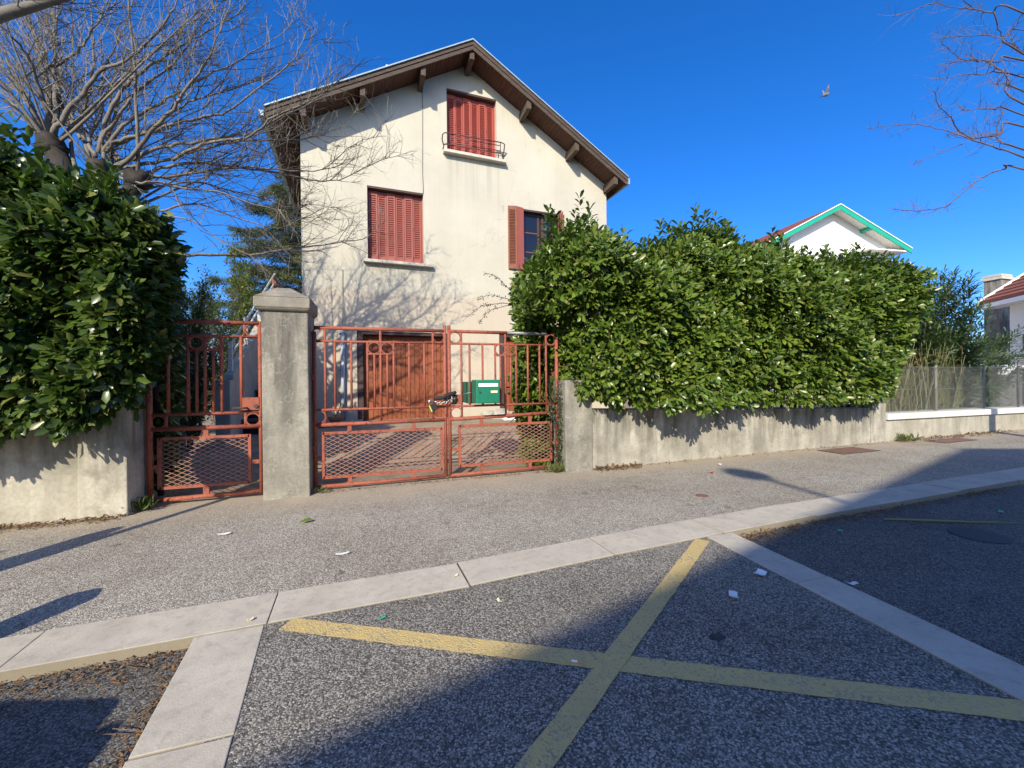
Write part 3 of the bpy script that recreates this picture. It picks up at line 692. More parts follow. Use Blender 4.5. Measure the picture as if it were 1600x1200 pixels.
# shutters
def shutter_panel(w, h, n):
    m = MB(); st = .035; t = .012
    m.box((0, -t, 0), (st, t, h)); m.box((w-st, -t, 0), (w, t, h)); m.box((st+.001, -t, 0), (w-st-.001, t, .11)); m.box((st+.001, -t, h-.10), (w-st-.001, t, h))
    z0, z1 = .115, h-.105; p = (z1-z0)/n
    for i in range(n):
        z = z0+p*i
        m.add([(st, -t*.9, z), (w-st, -t*.9, z), (w-st, t*.9, z+p*.66), (st, t*.9, z+p*.66)], [(0, 1, 2, 3)])
    m.box((st+.002, t*.95, .1), (w-st-.002, t*1.1, h-.1))
    return m
def closed_window(nm, x0, x1, z0, z1, mat):
    w = MB().box((x0, -.004+RD+.10, z0), (x1, RD+.14, z1)).build('window', 'gap', hs_)
    # rolled lintel trim
    MB().box((x0+.002, .012, z1-.038), (x1-.002, RD+.03, z1-.003)).build('lintel', 'frame', w)
    MB().box((x0+.002, RD-.03, z0+.02), (x0+.03, RD+.06, z1-.04)).build('frame', mat, w)
    MB().box((x1-.03, RD-.03, z0+.02), (x1-.002, RD+.06, z1-.04)).build('frame', mat, w)
    n = 6; pw = (x1-x0-.066)/n
    p0 = shutter_panel(pw-.006, z1-z0-.07, 27)
    sh = None
    me = None
    for i in range(n):
        if me is None:
            o = p0.build('shutter_panel', mat, w); me = o.data
        else:
            o = link('shutter_panel', me, w)
        o.location = (x0+.033+pw*i+.003, RD-.006+.006*((i % 2)*2-1), z0+.02)
        o.rotation_euler = (0, 0, rad(2.2 if i % 2 else -2.2))
    return w
w1 = closed_window('attic', *OPEN['attic'], 'shutter'); w2 = closed_window('left', *OPEN['left'], 'shutter_faded')
MB().hexa([(1.455, -.15, 6.725), (3.03, -.15, 6.725), (3.03, 0.0, 6.725), (1.455, 0, 6.725), (1.455, -.15, 6.795), (3.03, -.15, 6.795), (3.03, 0.0, 6.815), (1.455, 0, 6.815)]).build('sill', 'sill', w1, bevel=.006)
MB().box((1.563, .001, 6.79), (2.822, RD+.1, 6.818)).build('sill', 'sill', w1)
MB().hexa([(-.385, -.13, 3.945), (1.16, -.13, 3.945), (1.16, 0.0, 3.945), (-.385, 0, 3.945), (-.385, -.13, 4.01), (1.16, -.13, 4.01), (1.16, 0.0, 4.03), (-.385, 0, 4.03)]).build('sill', 'sill', w2, bevel=.006)
# hinges/cremone dark marks
for (x0, x1, z0, z1), w in ((OPEN['attic'], w1), (OPEN['left'], w2)):
    pw = (x1-x0-.066)/6
    for i in (1, 5):
        for f in (.1, .5, .93):
            MB().box((x0+.028+pw*i, RD-.032, z0+(z1-z0)*f-.03), (x0+.042+pw*i, RD-.022, z0+(z1-z0)*f+.03)).build('hinge', 'frame', w)
# little balcony rail under the attic window
br = emp('window_rail', (0, 0, 0)); br.parent = hs_; ORI[br] = Vector((0, 0, 0))
yr = -.19
def rl(pts, r=.014): MB().tube(pts, r, 7).build('rail', 'rail', br, smooth=True)
rl([(1.47, 0, 6.95), (1.42, -.1, 7.03), (1.42, -.17, 7.1), (1.47, yr, 7.14), (1.58, yr, 7.14), (2.88, yr, 7.175), (2.98, -.17, 7.16), (2.99, -.08, 7.02), (2.97, 0, 6.93)])
rl([(1.44, -.08, 6.80), (1.45, yr, 6.86), (1.55, yr, 6.875), (2.86, yr, 6.90), (2.97, -.17, 6.88), (2.98, -.02, 6.83)])
rl([(1.60, yr, 7.06), (2.86, yr, 7.09)], .009); rl([(1.60, yr, 6.93), (2.86, yr, 6.96)], .009)
for x in (1.60, 2.0, 2.43, 2.86): rl([(x, yr, 6.885), (x, yr, 7.15)], .011)
for x in (1.62, 1.98, 2.4, 2.8): rl([(x, yr, 6.89), (x+.02, yr+.05, 6.80)], .012)
# right window with its shutters folded open
x0, x1, z0, z1 = OPEN['right']
w3 = MB().box((x0, RD+.04, z0), (x1, RD+.09, z1)).build('window', 'gap', hs_)
MB().box((x0+.002, .01, z1-.04), (x1-.002, RD+.02, z1-.004)).build('lintel', 'frame', w3)
for a, b in ((x0+.003, x0+.06), (3.99, 4.05), (4.10, 4.17), (x1-.06, x1-.003)):
    MB().box((a, RD-.02, z0+.02), (b, RD+.03, z1-.045)).build('frame', 'frame', w3)
for a, b in ((z0+.02, z0+.08), (z1-.10, z1-.046)): MB().box((x0+.062, RD-.018, a), (x1-.062, RD+.028, b)).build('frame', 'frame', w3)
for a, b in ((x0+.06, 3.99), (4.17, x1-.06)):
    for c, d in ((z0+.08, 4.62), (4.64, 5.13), (5.15, z1-.10)):
        MB().box((a+.001, RD+.0, c+.001), (b-.001, RD+.012, d-.001)).build('pane', 'glass', w3)
    for c in (4.63, 5.14): MB().box((a, RD-.012, c-.012), (b, RD+.02, c+.012)).build('glazing_bar', 'shutter_brown', w3)
MB().hexa([(x0-.09, -.13, 4.01), (x1+.09, -.13, 4.01), (x1+.09, 0, 4.01), (x0-.09, 0, 4.01), (x0-.09, -.13, 4.07), (x1+.09, -.13, 4.07), (x1+.09, 0, 4.09), (x0-.09, 0, 4.09)]).build('sill', 'sill', w3, bevel=.006)
def fold(px, py, w, ang, mat, h=1.60, zz=4.10, lab=None):
    o = shutter_panel(w, h, 36).build('shutter', mat, w3); o.location = (px, py, zz); o.rotation_euler = (0, 0, rad(ang)); 
    if lab: o['label'] = lab
fold(3.53, -.02, .215, 180+14, 'shutter_faded'); fold(3.10, -.03, .222, -14, 'shutter_brown', lab='faded brown outer louvred panel of the open shutter')
fold(4.56, .02, .20, -97, 'shutter_faded'); fold(4.59, -.17, .17, 72, 'shutter_brown')
# garage doors: vertical boards, each a board of its own
def garage_door(x0, x1, z0, z1, handle=True):
    d = MB().box((x0+.01, RD+.055, z0), (x1-.01, RD+.09, z1)).build('garage_door', 'gap', hs_)
    MB().box((x0+.002, .03, z0), (x0+.13, RD+.05, z1)).build('door_frame', 'frame', d)
    MB().box((x1-.06, .03, z0), (x1-.002, RD+.05, z1)).build('door_frame', 'frame', d)
    MB().box((x0+.132, .03, z1-.07), (x1-.062, RD+.05, z1-.003)).build('door_frame', 'frame', d)
    a, b = x0+.135, x1-.065; n = 18; me = None; w = (b-a)/n
    for i in range(n):
        if me is None:
            o = MB().box((0, 0, 0), (w-.007, .02, z1-.08-z0-.02)).build('door_board', 'garage', d, bevel=.003, seg=1); me = o.data
        else:
            o = link('door_board', me, d); bv = o.modifiers.new('bevel', 'BEVEL'); bv.width = .003; bv.segments = 1
        o.location = (a+w*i+.003, RD+.03+random.uniform(-.003, .003), z0+.02)
    if handle:
        MB().box((.93, RD+.005, 1.45), (.98, RD+.018, 1.62)).build('handle_plate', 'ironr', d)
        MB().tube([(.955, RD+.01, 1.49), (.955, RD-.05, 1.49), (.99, RD-.05, 1.49)], .010, 7).build('handle', 'steel', d, smooth=True)
    return d
garage_door(*OPEN['garage'][:2], .12, 2.40); garage_door(*OPEN['garage2'][:2], .12, 2.43, False)
# downpipe, cables
MB().tube([(-.845, -.06, .2), (-.83, -.06, 2.35)], .042, 10).build('downpipe', 'pipe', hs_, smooth=True)
MB().tube([(-.83, -.06, 2.36), (-.82, -.04, 2.9), (-.83, -.03, 3.4), (-.82, -.02, 3.75)], .006, 8).build('cable_pipe', 'cable', hs_, smooth=True)
for z in (.6, 1.5, 2.3): MB().box((-.90, -.07, z), (-.78, -.0, z+.03)).build('pipe_clip', 'ironr', hs_)
MB().tube([(.985, -.012, 8.35), (.97, -.012, 7.2), (.958, -.012, 6.2), (.972, -.012, 5.75), (.96, -.01, 5.68)], .009, 6).build('cable', 'cable', hs_, smooth=True)

# ---------------------------------------------------------------- stairs on the left of the house
st = emp('external_staircase', (-2.1, 8.4, .3), 'concrete stairs with a pale parapet climbing the left side of the cream house', 'staircase')
for i in range(17):
    y0 = 8.35+.27*i; z1 = .42+.172*(i+1)
    MB().box((-2.36, y0, z1-.045), (-1.74, y0+.30, z1)).build('step', 'step', st); MB().box((-2.355, y0+.06, z1-.172 if i else .1), (-1.745, y0+.08, z1-.047)).build('riser', 'riser', st)
MB().hexa([(-2.50, 7.98, -.1), (-2.365, 7.98, -.1), (-2.365, 11.3, -.1), (-2.50, 11.3, -.1), (-2.50, 7.98, 1.38), (-2.365, 7.98, 1.38), (-2.365, 11.3, 3.35), (-2.50, 11.3, 3.35)]).build('parapet', 'concrete', st, bevel=.01)
MB().box((-2.54, 7.70, .0), (-2.33, 7.96, 1.28)).build('newel', 'concrete', st, bevel=.012)
for k in range(2):
    MB().tube([(-2.43, 8.0, 1.62+.2*k), (-2.43, 11.2, 3.66+.2*k)], .02, 7).build('handrail', 'coping', st, smooth=True)
for y in (8.05, 8.9, 9.8): MB().box((-2.46, y, 1.4+.62*(y-8)), (-2.40, y+.06, 1.9+.64*(y-8))).build('baluster', 'coping', st)
MB().tube([(-2.43, 11.05, 3.3), (-2.43, 11.05, 3.78)], .025, 7).tube([(-2.43, 11.05, 3.76), (-2.3, 11.9, 3.45)], .018, 7).tube([(-2.43, 11.05, 3.6), (-2.3, 11.9, 3.3)], .014, 7).build('landing_rail', 'gate', st)

# ================================================================ NEIGHBOURS
gh = emp('neighbour_house', (23.447, 16, 0), 'white house with green gable trim rising behind the laurel hedge', 'house', rz=rad(-5))
def gs(x): return 10.42-(.507 if x < 0 else .42)*abs(x)
gl, gr_ = -4.55, 4.95
m = MB(); wl_, wr_ = -3.6, 3.95; yf = .62
m.add([(wl_, yf, 0), (wr_, yf, 0), (wr_, yf, gs(wr_)), (0, yf, gs(0)), (wl_, yf, gs(wl_))], [(0, 1, 2, 3, 4)])
for x in (wl_, wr_): m.add([(x, yf, 0), (x, yf+10, 0), (x, yf+10, gs(x)), (x, yf, gs(x))], [(0, 1, 2, 3)])
m.add([(wl_, yf+10, 0), (wr_, yf+10, 0), (wr_, yf+10, gs(wr_)), (0, yf+10, gs(0)), (wl_, yf+10, gs(wl_))], [(4, 3, 2, 1, 0)])
m.build('wall', 'whitewall', gh)
def gslab(x0, x1, d0, d1, y0, y1, m=None):
    m = m or MB()
    return m.hexa([(x0, y0, gs(x0)+d0), (x1, y0, gs(x1)+d0), (x1, y1, gs(x1)+d0), (x0, y1, gs(x0)+d0), (x0, y0, gs(x0)+d1), (x1, y0, gs(x1)+d1), (x1, y1, gs(x1)+d1), (x0, y1, gs(x0)+d1)])
m = MB(); gslab(gl, 0, .0, .05, .05, 14, m); gslab(0, gr_, .0, .05, .05, 14, m); m.build('soffit', 'whitewall', gh)
for a, b in ((gl, 0), (0, gr_)):
    gslab(a, b, -.15, .10, 0, .045).build('barge_board', 'greenfascia', gh)
    gslab(a, b, .105, .15, -.04, .06).build('verge_strip', 'white_label', gh)
m = MB(); n = 24
for a, b in ((gl, 0), (0, gr_)):
    for i in range(n):
        x0_ = a+(b-a)*i/n; x1_ = a+(b-a)*(i+1)/n-.03
        gslab(x0_, x1_, .055, .12+.03*(i % 2), .07, 14, m)
m.build('roof_tiles', 'redtile', gh)['kind'] = 'stuff'
for x in (-.15, 2.15): gslab(x-.07, x+.07, -.16, -.003, .05, .61).build('bracket', 'greenfascia', gh)
MB().hexa([(2.0, .05, gs(4.8)-.12), (4.8, .05, gs(4.8)-.12), (4.8, .6, gs(4.8)-.12), (2.0, .6, gs(4.8)-.12), (2.0, .05, gs(4.8)-.05), (4.8, .05, gs(4.8)-.05), (4.8, .6, gs(4.8)-.05), (2.0, .6, gs(4.8)-.05)]).build('eave_return', 'whitewall', gh)

# far right red-roofed house, eaves running from (22.3,10.1) towards the street
E0 = Vector((22.3, 10.1, 0)); ad = Vector((-.598, -.802, 0)); nd = Vector((.802, -.598, 0))
rh = emp('neighbour_house', tuple(E0), 'pale house with red tiled roof at the far right edge', 'house')
def Rp(a, n, z): p = E0+ad*a+nd*n; return (p.x, p.y, z)
m = MB(); m.hexa([Rp(.5, .6, 0), Rp(7, .6, 0), Rp(7, 9, 0), Rp(.5, 9, 0), Rp(.5, .6, 4.1), Rp(7, .6, 4.1), Rp(7, 9, 4.1), Rp(.5, 9, 4.1)]); m.build('wall', 'whitewall', rh)
m = MB(); n = 22; sl = .74
for i in range(n):
    n0 = 5.2*i/n; n1 = 5.2*(i+1)/n+.06
    m.hexa([Rp(0, n0, 4.02+sl*n0), Rp(7.4, n0, 4.02+sl*n0), Rp(7.4, n1, 4.02+sl*n1), Rp(0, n1, 4.02+sl*n1), Rp(0, n0, 4.16+sl*n0), Rp(7.4, n0, 4.16+sl*n0), Rp(7.4, n1, 4.10+sl*n1), Rp(0, n1, 4.10+sl*n1)])
m.build('roof_tiles', 'redtile', rh)['kind'] = 'stuff'
MB().hexa([Rp(-.05, -.02, 3.86), Rp(7.4, -.02, 3.86), Rp(7.4, .6, 3.86), Rp(-.05, .6, 3.86), Rp(-.05, -.02, 4.015), Rp(7.4, -.02, 4.015), Rp(7.4, .6, 4.015), Rp(-.05, .6, 4.015)]).build('eave', 'white_label', rh)
MB().hexa([Rp(-.06, -.02, 4.0), Rp(.02, -.02, 4.0), Rp(.02, 5.3, 4.0+5.3*sl), Rp(-.06, 5.3, 4.0+5.3*sl), Rp(-.06, -.02, 4.2), Rp(.02, -.02, 4.2), Rp(.02, 5.3, 4.2+5.3*sl), Rp(-.06, 5.3, 4.2+5.3*sl)]).build('verge_strip', 'white_label', rh)
MB().hexa([Rp(1.2, .52, 2.1), Rp(6.5, .52, 2.1), Rp(6.5, .62, 2.1), Rp(1.2, .62, 2.1), Rp(1.2, .52, 2.75), Rp(6.5, .52, 2.75), Rp(6.5, .62, 2.75), Rp(1.2, .62, 2.75)]).build('balcony_shadow_panel', 'screen', rh)
MB().hexa([Rp(1.0, -.3, 1.95), Rp(6.6, -.3, 1.95), Rp(6.6, .59, 1.95), Rp(1.0, .59, 1.95), Rp(1.0, -.3, 2.08), Rp(6.6, -.3, 2.08), Rp(6.6, .59, 2.08), Rp(1.0, .59, 2.08)]).build('canopy', 'whitewall', rh)
MB().hexa([Rp(1.6, .56, .2), Rp(3.9, .56, .2), Rp(3.9, .64, .2), Rp(1.6, .64, .2), Rp(1.6, .56, 1.9), Rp(3.9, .56, 1.9), Rp(3.9, .64, 1.9), Rp(1.6, .64, 1.9)]).build('garage_door', 'pillar', rh)
ck = MB().box((24.0, 10.22, .2), (24.7, 10.72, 5.2)).build('chimney', 'pillar', rh)
MB().box((23.94, 10.16, 5.203), (24.76, 10.78, 5.31)).build('chimney_cap', 'sill', ck); MB().box((23.97, 10.19, 5.33), (24.73, 10.75, 5.41)).build('chimney_cap', 'sill', ck)
# ================================================================ TREES
LIMBS=[
(0.07,[[-3.74,6.4,3.96],[-3.83,6.48,4.34],[-3.85,6.55,4.68],[-3.96,6.63,5.11],[-4.06,6.71,5.48],[-4.18,6.78,5.83],[-4.26,6.83,6.08],[-4.34,6.9,6.44]]),
(0.055,[[-3.86,6.4,4.09],[-3.7,6.36,4.25],[-3.55,6.3,4.47],[-3.36,6.25,4.68],[-3.2,6.19,4.92],[-2.97,6.14,5.05],[-2.68,6.07,5.29],[-2.39,5.98,5.63],[-2.33,5.96,5.76],[-2.22,5.9,6.02]]),
(0.045,[[-3.72,6.4,4.35],[-3.79,6.54,4.85],[-3.87,6.67,5.32],[-3.92,6.75,5.63],[-3.92,6.86,6.06],[-3.92,7.0,6.65]]),
(0.05,[[-3.81,6.4,4.18],[-3.88,6.36,4.39],[-3.97,6.31,4.66],[-4.05,6.28,4.82],[-4.12,6.26,4.9],[-4.29,6.2,5.09]]),
(0.035,[[-3.86,6.4,4.36],[-3.97,6.47,4.59],[-4.18,6.57,4.95],[-4.4,6.69,5.37],[-4.65,6.8,5.71]]),
(0.04,[[-3.78,6.4,4.45],[-3.78,6.28,4.68],[-3.78,6.16,4.89],[-3.82,6.07,5.01],[-3.9,5.94,5.11],[-4.01,5.8,5.17]]),
(0.03,[[-3.87,6.4,4.19],[-3.97,6.28,4.38],[-4.07,6.18,4.46],[-4.26,6.0,4.53]]),
(0.035,[[-3.79,6.4,5.0],[-3.64,6.43,5.17],[-3.5,6.46,5.36],[-3.41,6.49,5.59],[-3.31,6.52,5.86],[-3.19,6.55,6.09],[-3.08,6.6,6.51]]),
(0.045,[[-3.39,6.4,3.97],[-3.48,6.46,4.27],[-3.53,6.49,4.44],[-3.5,6.55,4.76],[-3.48,6.6,4.99],[-3.47,6.67,5.43],[-3.54,6.76,5.89],[-3.59,6.82,6.24],[-3.63,6.9,6.72]]),
(0.04,[[-3.33,6.4,4.02],[-3.43,6.47,4.24],[-3.4,6.54,4.46],[-3.37,6.61,4.72],[-3.4,6.68,4.98],[-3.43,6.79,5.38],[-3.38,6.86,5.63],[-3.28,7.04,6.34],[-3.24,7.2,7.03]]),
(0.045,[[-3.3,6.4,4.07],[-3.21,6.37,4.46],[-3.04,6.34,4.85],[-2.8,6.32,5.14],[-2.62,6.3,5.3],[-2.39,6.28,5.5],[-2.12,6.26,5.73],[-1.75,6.23,6.04],[-1.52,6.2,6.41]]),
(0.04,[[-3.26,6.4,4.07],[-3.1,6.39,4.37],[-2.91,6.38,4.58],[-2.65,6.37,4.8],[-2.39,6.36,5.02],[-2.16,6.35,5.21],[-1.72,6.33,5.54],[-1.33,6.31,5.88],[-1.01,6.3,6.24]]),
(0.045,[[-3.23,6.4,4.1],[-3.17,6.4,4.21],[-2.97,6.4,4.32],[-2.76,6.4,4.43],[-2.5,6.4,4.58],[-2.18,6.4,4.72],[-1.93,6.4,4.83],[-1.59,6.4,5.18],[-1.18,6.4,5.61],[-1.03,6.4,5.91],[-0.91,6.4,6.22]]),
(0.045,[[-3.17,6.4,3.89],[-2.92,6.32,4.04],[-2.69,6.22,4.34],[-2.46,6.13,4.54],[-2.33,6.07,4.72],[-2.17,6.0,4.92],[-2.03,5.94,5.08],[-1.97,5.9,5.17],[-1.8,5.8,5.47],[-1.67,5.7,5.76]]),
(0.04,[[-2.96,6.4,4.04],[-2.75,6.42,4.2],[-2.52,6.44,4.32],[-2.21,6.47,4.44],[-1.92,6.5,4.57],[-1.62,6.52,4.69],[-1.31,6.55,4.99],[-0.93,6.58,5.26],[-0.73,6.6,5.54]]),
(0.04,[[-3.14,6.4,3.85],[-2.94,6.45,3.99],[-2.72,6.51,4.11],[-2.48,6.57,4.28],[-2.26,6.62,4.41],[-1.91,6.69,4.61],[-1.53,6.77,4.73],[-1.12,6.84,4.85],[-0.59,6.94,5.16],[-0.32,7.0,5.55]]),
(0.04,[[-3.08,6.4,3.84],[-2.88,6.48,3.93],[-2.66,6.56,4.08],[-2.29,6.69,4.24],[-1.87,6.82,4.31],[-1.44,6.94,4.35],[-1.07,7.04,4.35],[-0.62,7.15,4.46],[-0.02,7.3,4.92],[0.44,7.4,5.17]]),
(0.035,[[-3.01,6.4,3.87],[-2.78,6.44,3.88],[-2.54,6.47,3.93],[-2.23,6.51,4.06],[-1.72,6.58,4.21],[-1.34,6.63,4.26],[-0.8,6.69,4.37],[-0.36,6.75,4.85],[0.11,6.8,5.08]]),
(0.03,[[-3.26,6.4,4.19],[-3.03,6.45,4.3],[-2.72,6.52,4.64],[-2.43,6.59,4.98],[-2.19,6.64,5.15],[-1.74,6.71,5.46],[-1.35,6.78,5.78],[-0.93,6.86,6.26],[-0.67,6.9,6.49]]),
(0.035,[[-3.23,6.4,4.0],[-3.25,6.37,4.25],[-3.03,6.33,4.58],[-2.85,6.29,4.87],[-2.53,6.24,5.14],[-2.24,6.19,5.56],[-1.97,6.14,5.99],[-1.89,6.1,6.3]]),
(0.035,[[-2.54,6.4,4.1],[-2.16,6.26,4.29],[-1.86,6.16,4.34],[-1.56,6.06,4.38],[-1.26,5.92,4.61],[-0.91,5.8,4.74],[-0.71,5.72,4.83],[-0.44,5.6,5.04]]),
(0.03,[[-3.17,6.4,3.81],[-2.89,6.3,3.72],[-2.6,6.21,3.72],[-2.31,6.11,3.63],[-1.92,5.98,3.59],[-1.46,5.83,3.42],[-1.08,5.7,3.33]]),
(0.03,[[-3.45,6.4,4.2],[-3.64,6.52,4.47],[-3.79,6.62,4.7],[-4.11,6.81,5.13],[-4.51,7.05,5.71],[-4.73,7.2,6.11]]),
(0.04,[[-3.53,6.4,3.86],[-3.62,6.51,4.15],[-3.73,6.63,4.48],[-3.86,6.75,4.81],[-4.16,7.0,5.5],[-4.34,7.2,6.12],[-4.44,7.4,6.79]]),
(0.035,[[-2.45,6.4,2.88],[-2.05,6.49,2.96],[-1.66,6.58,3.01],[-1.35,6.64,3.13],[-0.94,6.71,3.23],[-0.6,6.78,3.35],[-0.19,6.85,3.49],[0.05,6.9,3.78]]),
(0.022,[[-2.68,6.4,3.43],[-2.33,6.38,3.56],[-2.0,6.36,3.49],[-1.59,6.34,3.36],[-1.28,6.33,3.34],[-0.96,6.31,3.5],[-0.64,6.3,3.48]]),
(0.018,[[-2.65,6.4,3.35],[-2.3,6.3,3.31],[-1.99,6.2,3.08],[-1.6,6.08,2.85],[-1.37,6.0,2.64]]),
(0.025,[[-2.91,6.4,3.64],[-2.68,6.56,3.83],[-2.38,6.73,3.99],[-2.05,6.9,4.0],[-1.69,7.08,4.0],[-1.29,7.25,4.02],[-0.85,7.42,4.12],[-0.36,7.6,4.11]]),
]
STREET=[
[[7.29,2.9,3.8],[7.32,3.14,4.04],[7.03,3.32,4.27],[6.69,3.27,4.39],[6.24,3.17,4.41],[6.05,3.1,4.5]] ,
[[6.75,2.89,3.82],[6.5,3.15,4.09],[6.47,3.41,4.34],[6.2,3.58,4.4],[5.71,3.58,4.27]] ,
[[7.63,3.04,3.78],[7.53,3.16,3.83],[7.08,3.15,3.67],[6.55,3.06,3.41],[6.16,3.07,3.16],[6.0,3.24,3.16],[6.0,3.49,3.28]] ,
[[7.05,2.81,5.37],[6.95,3.02,5.53],[7.06,3.23,5.78],[6.91,3.36,5.88],[6.51,3.34,5.82]] ,
[[6.89,3.15,5.66],[6.48,3.04,5.57],[6.35,3.02,5.61]] ,
[[6.73,2.91,5.38],[7.03,2.99,5.29],[7.42,3.11,5.39],[7.72,3.11,5.34],[7.56,3.01,5.18]] ,
[[7.12,2.84,4.95],[6.8,2.88,5.08],[6.72,3.09,5.26],[6.67,3.35,5.41]] ,
[[7.04,2.8,4.33],[7.12,2.96,4.75],[7.25,3.17,5.1],[6.99,3.33,5.23],[6.59,3.31,5.33]] ,
[[7.45,2.97,4.38],[6.77,2.94,4.3],[6.34,3.02,4.26]] ,
[[7.45,2.97,4.82],[6.65,2.98,4.71],[6.07,3.11,4.62]] ,
[[7.11,2.83,4.09],[6.77,2.89,3.98],[6.66,3.1,4.04],[6.7,3.33,4.23]] ,
[[6.72,3.19,4.03],[6.2,3.12,3.81],[5.82,3.18,3.65]] ,
[[6.68,2.92,4.79],[7.02,2.99,5.11],[7.42,3.11,5.39],[7.68,3.12,5.66],[7.56,3.01,5.67]] ,
[[7.12,2.83,4.85],[6.76,2.89,4.81],[6.74,3.08,4.97],[6.71,3.33,5.1]] ,
[[7.11,2.83,3.82],[6.79,2.88,3.88],[6.97,3.0,4.13],[7.39,3.12,4.49]] ,
[[7.45,2.97,4.67],[6.95,2.89,4.58],[6.74,2.9,4.56]] ,
[[7.74,3.08,5.57],[7.36,3.0,5.22]] ,
[[6.43,3.29,5.75],[5.94,3.21,5.47],[5.64,3.25,5.35]] ,
]
def smooth_path(pts, sub=4):
    P = [Vector(p) for p in pts]; out = []
    for i in range(len(P)-1):
        p0 = P[max(i-1, 0)]; p1 = P[i]; p2 = P[i+1]; p3 = P[min(i+2, len(P)-1)]
        for k in range(sub):
            t = k/sub
            out.append(.5*((2*p1)+(p2-p0)*t+(2*p0-5*p1+4*p2-p3)*t*t+(3*p1-p0-3*p2+p3)*t**3))
    out.append(P[-1]); return out
def rnd_dir(r): return Vector((r.gauss(0, 1), r.gauss(0, 1), r.gauss(0, 1))).normalized()
def twigs(mb, path, r, dens, lmax, rr, sub=6, rad0=.009, up=.1, start=.15, tert=True):
    n = len(path); L = sum((path[i+1]-path[i]).length for i in range(n-1)); k = int(L*dens)
    for i in range(k):
        t = start+(1-start)*rr.random()**.8; f = t*(n-1); j = min(int(f), n-2); p = path[j].lerp(path[j+1], f-j)
        tan = (path[j+1]-path[j]).normalized(); d = (tan*.75+rnd_dir(rr)*.75+Vector((0, 0, up))).normalized()
        l = lmax*(.35+.65*rr.random())*(1.15-.65*t)
        q = [p]; m = 4
        for s in range(m):
            d = (d+rnd_dir(rr)*.18+Vector((0, 0, .05))+tan*.06).normalized(); q.append(q[-1]+d*l/m)
        ra = min(rad0, r*.6)*(1.1-.5*t)
        mb.tube(q, [ra, ra*.8, ra*.6, ra*.42, ra*.25], 3, False)
        for s in range(int(sub*(.5+l/lmax))):
            f = .15+.85*rr.random(); jj = min(int(f*m), m-1); a = q[jj].lerp(q[jj+1], f*m-jj)
            e = (d*.8+rnd_dir(rr)*.8+Vector((0, 0, .15))).normalized(); ll = (.12+.3*rr.random())*min(1, l/.5)
            b = a+e*ll*.5; e2 = (e+rnd_dir(rr)*.3).normalized(); c = b+e2*ll*.5
            mb.tube([a, b, c], [ra*.5, ra*.4, ra*.22], 3, False)
            if tert and rr.random() < .7:
                e3 = (e+rnd_dir(rr)*.9).normalized(); mb.tube([b, b+e3*ll*.45], [ra*.36, ra*.2], 3, False)
rr = random.Random(5)
tr = emp('bare_tree', (-3.45, 6.45, 0), 'big bare pollarded tree with knobbly stumps and long shoots behind the left hedge', 'tree')
tm_ = MB().tube([(-3.5, 6.5, -.2), (-3.48, 6.45, .8), (-3.42, 6.42, 1.8), (-3.35, 6.42, 2.8), (-3.3, 6.42, 3.15)], [.3, .25, .22, .2, .19], 12)
K = [(-3.74, 6.4, 4.08), (-3.30, 6.42, 3.86), (-2.92, 6.42, 3.80), (-3.05, 6.35, 3.35)]
for k, r0_ in zip(K, (.16, .15, .14, .12)):
    tm_.tube([(-3.33, 6.42, 2.85), Vector((-3.33, 6.42, 2.9)).lerp(Vector(k), .5)+Vector((0, 0, -.03)), k], [.13, r0_*.6, r0_*.7], 10)
tm_.build('trunk', 'bark_dark', tr, smooth=True)
for i, (k, r0_) in enumerate(zip(K, (.135, .13, .125, .11))):
    MB().blob((k[0], k[1], k[2]), r0_, 14, 9, .28, seed=i).build('knuckle', 'bark_dark', tr, smooth=True)
tw = MB()
for r_, pts in LIMBS:
    pa = smooth_path(pts); n = len(pa)
    pa = [p+rnd_dir(rr)*.012*(i > 0) for i, p in enumerate(pa)]
    rs = [max(.0035, r_*.62*(1-.88*i/(n-1))) for i in range(n)]
    MB().tube(pa, rs, 7).build('limb', 'bark_pale', tr, smooth=True)
    twigs(tw, pa, r_*.5, 9, 1.1, rr, 5, .0085)
# straight untraced water shoots round the knuckles, mostly leaning back and up
for i in range(26):
    k = Vector(K[i % 4]); d = Vector((rr.uniform(-.9, .9), rr.uniform(-.35, .9), rr.uniform(.45, 1.0))).normalized()
    L_ = rr.uniform(1.8, 3.4); q = [k]
    for s in range(9):
        d = (d+rnd_dir(rr)*.07+Vector((0, 0, .02))).normalized(); q.append(q[-1]+d*L_/9)
    r_ = rr.uniform(.012, .026); MB().tube(q, [max(.003, r_*(1-.85*j/9)) for j in range(10)], 6).build('limb', 'bark_pale', tr, smooth=True)
    twigs(tw, q, r_, 6, .85, rr, 4, .007)
tw.build('twig_mass', 'bark_pale', tr)['kind'] = 'stuff'

nt = emp('bare_tree', (-5.6, 4.9, 0), 'bare tree whose pale limb reaches into the top left corner', 'tree')
MB().tube([(-5.6, 5.4, -.2), (-5.55, 5.4, 1.5), (-5.4, 5.35, 3.0)], [.22, .19, .17], 10).build('trunk', 'bark_dark', nt, smooth=True)
pa = smooth_path([(-5.4, 5.35, 2.9), (-4.6, 5.1, 3.7), (-3.47, 4.9, 4.34), (-3.22, 4.9, 4.52), (-3.04, 4.9, 4.63), (-2.88, 4.9, 4.73), (-2.7, 4.9, 4.84), (-2.43, 4.9, 5.04), (-2.0, 4.95, 5.5)])
MB().tube(pa, [.07-.055*i/(len(pa)-1) for i in range(len(pa))], 8).build('limb', 'bark_pale', nt, smooth=True)
t2 = MB(); twigs(t2, pa, .03, 7, .9, rr, 5, .007, start=.3)
t2.build('twig_mass', 'bark_pale', nt)['kind'] = 'stuff'

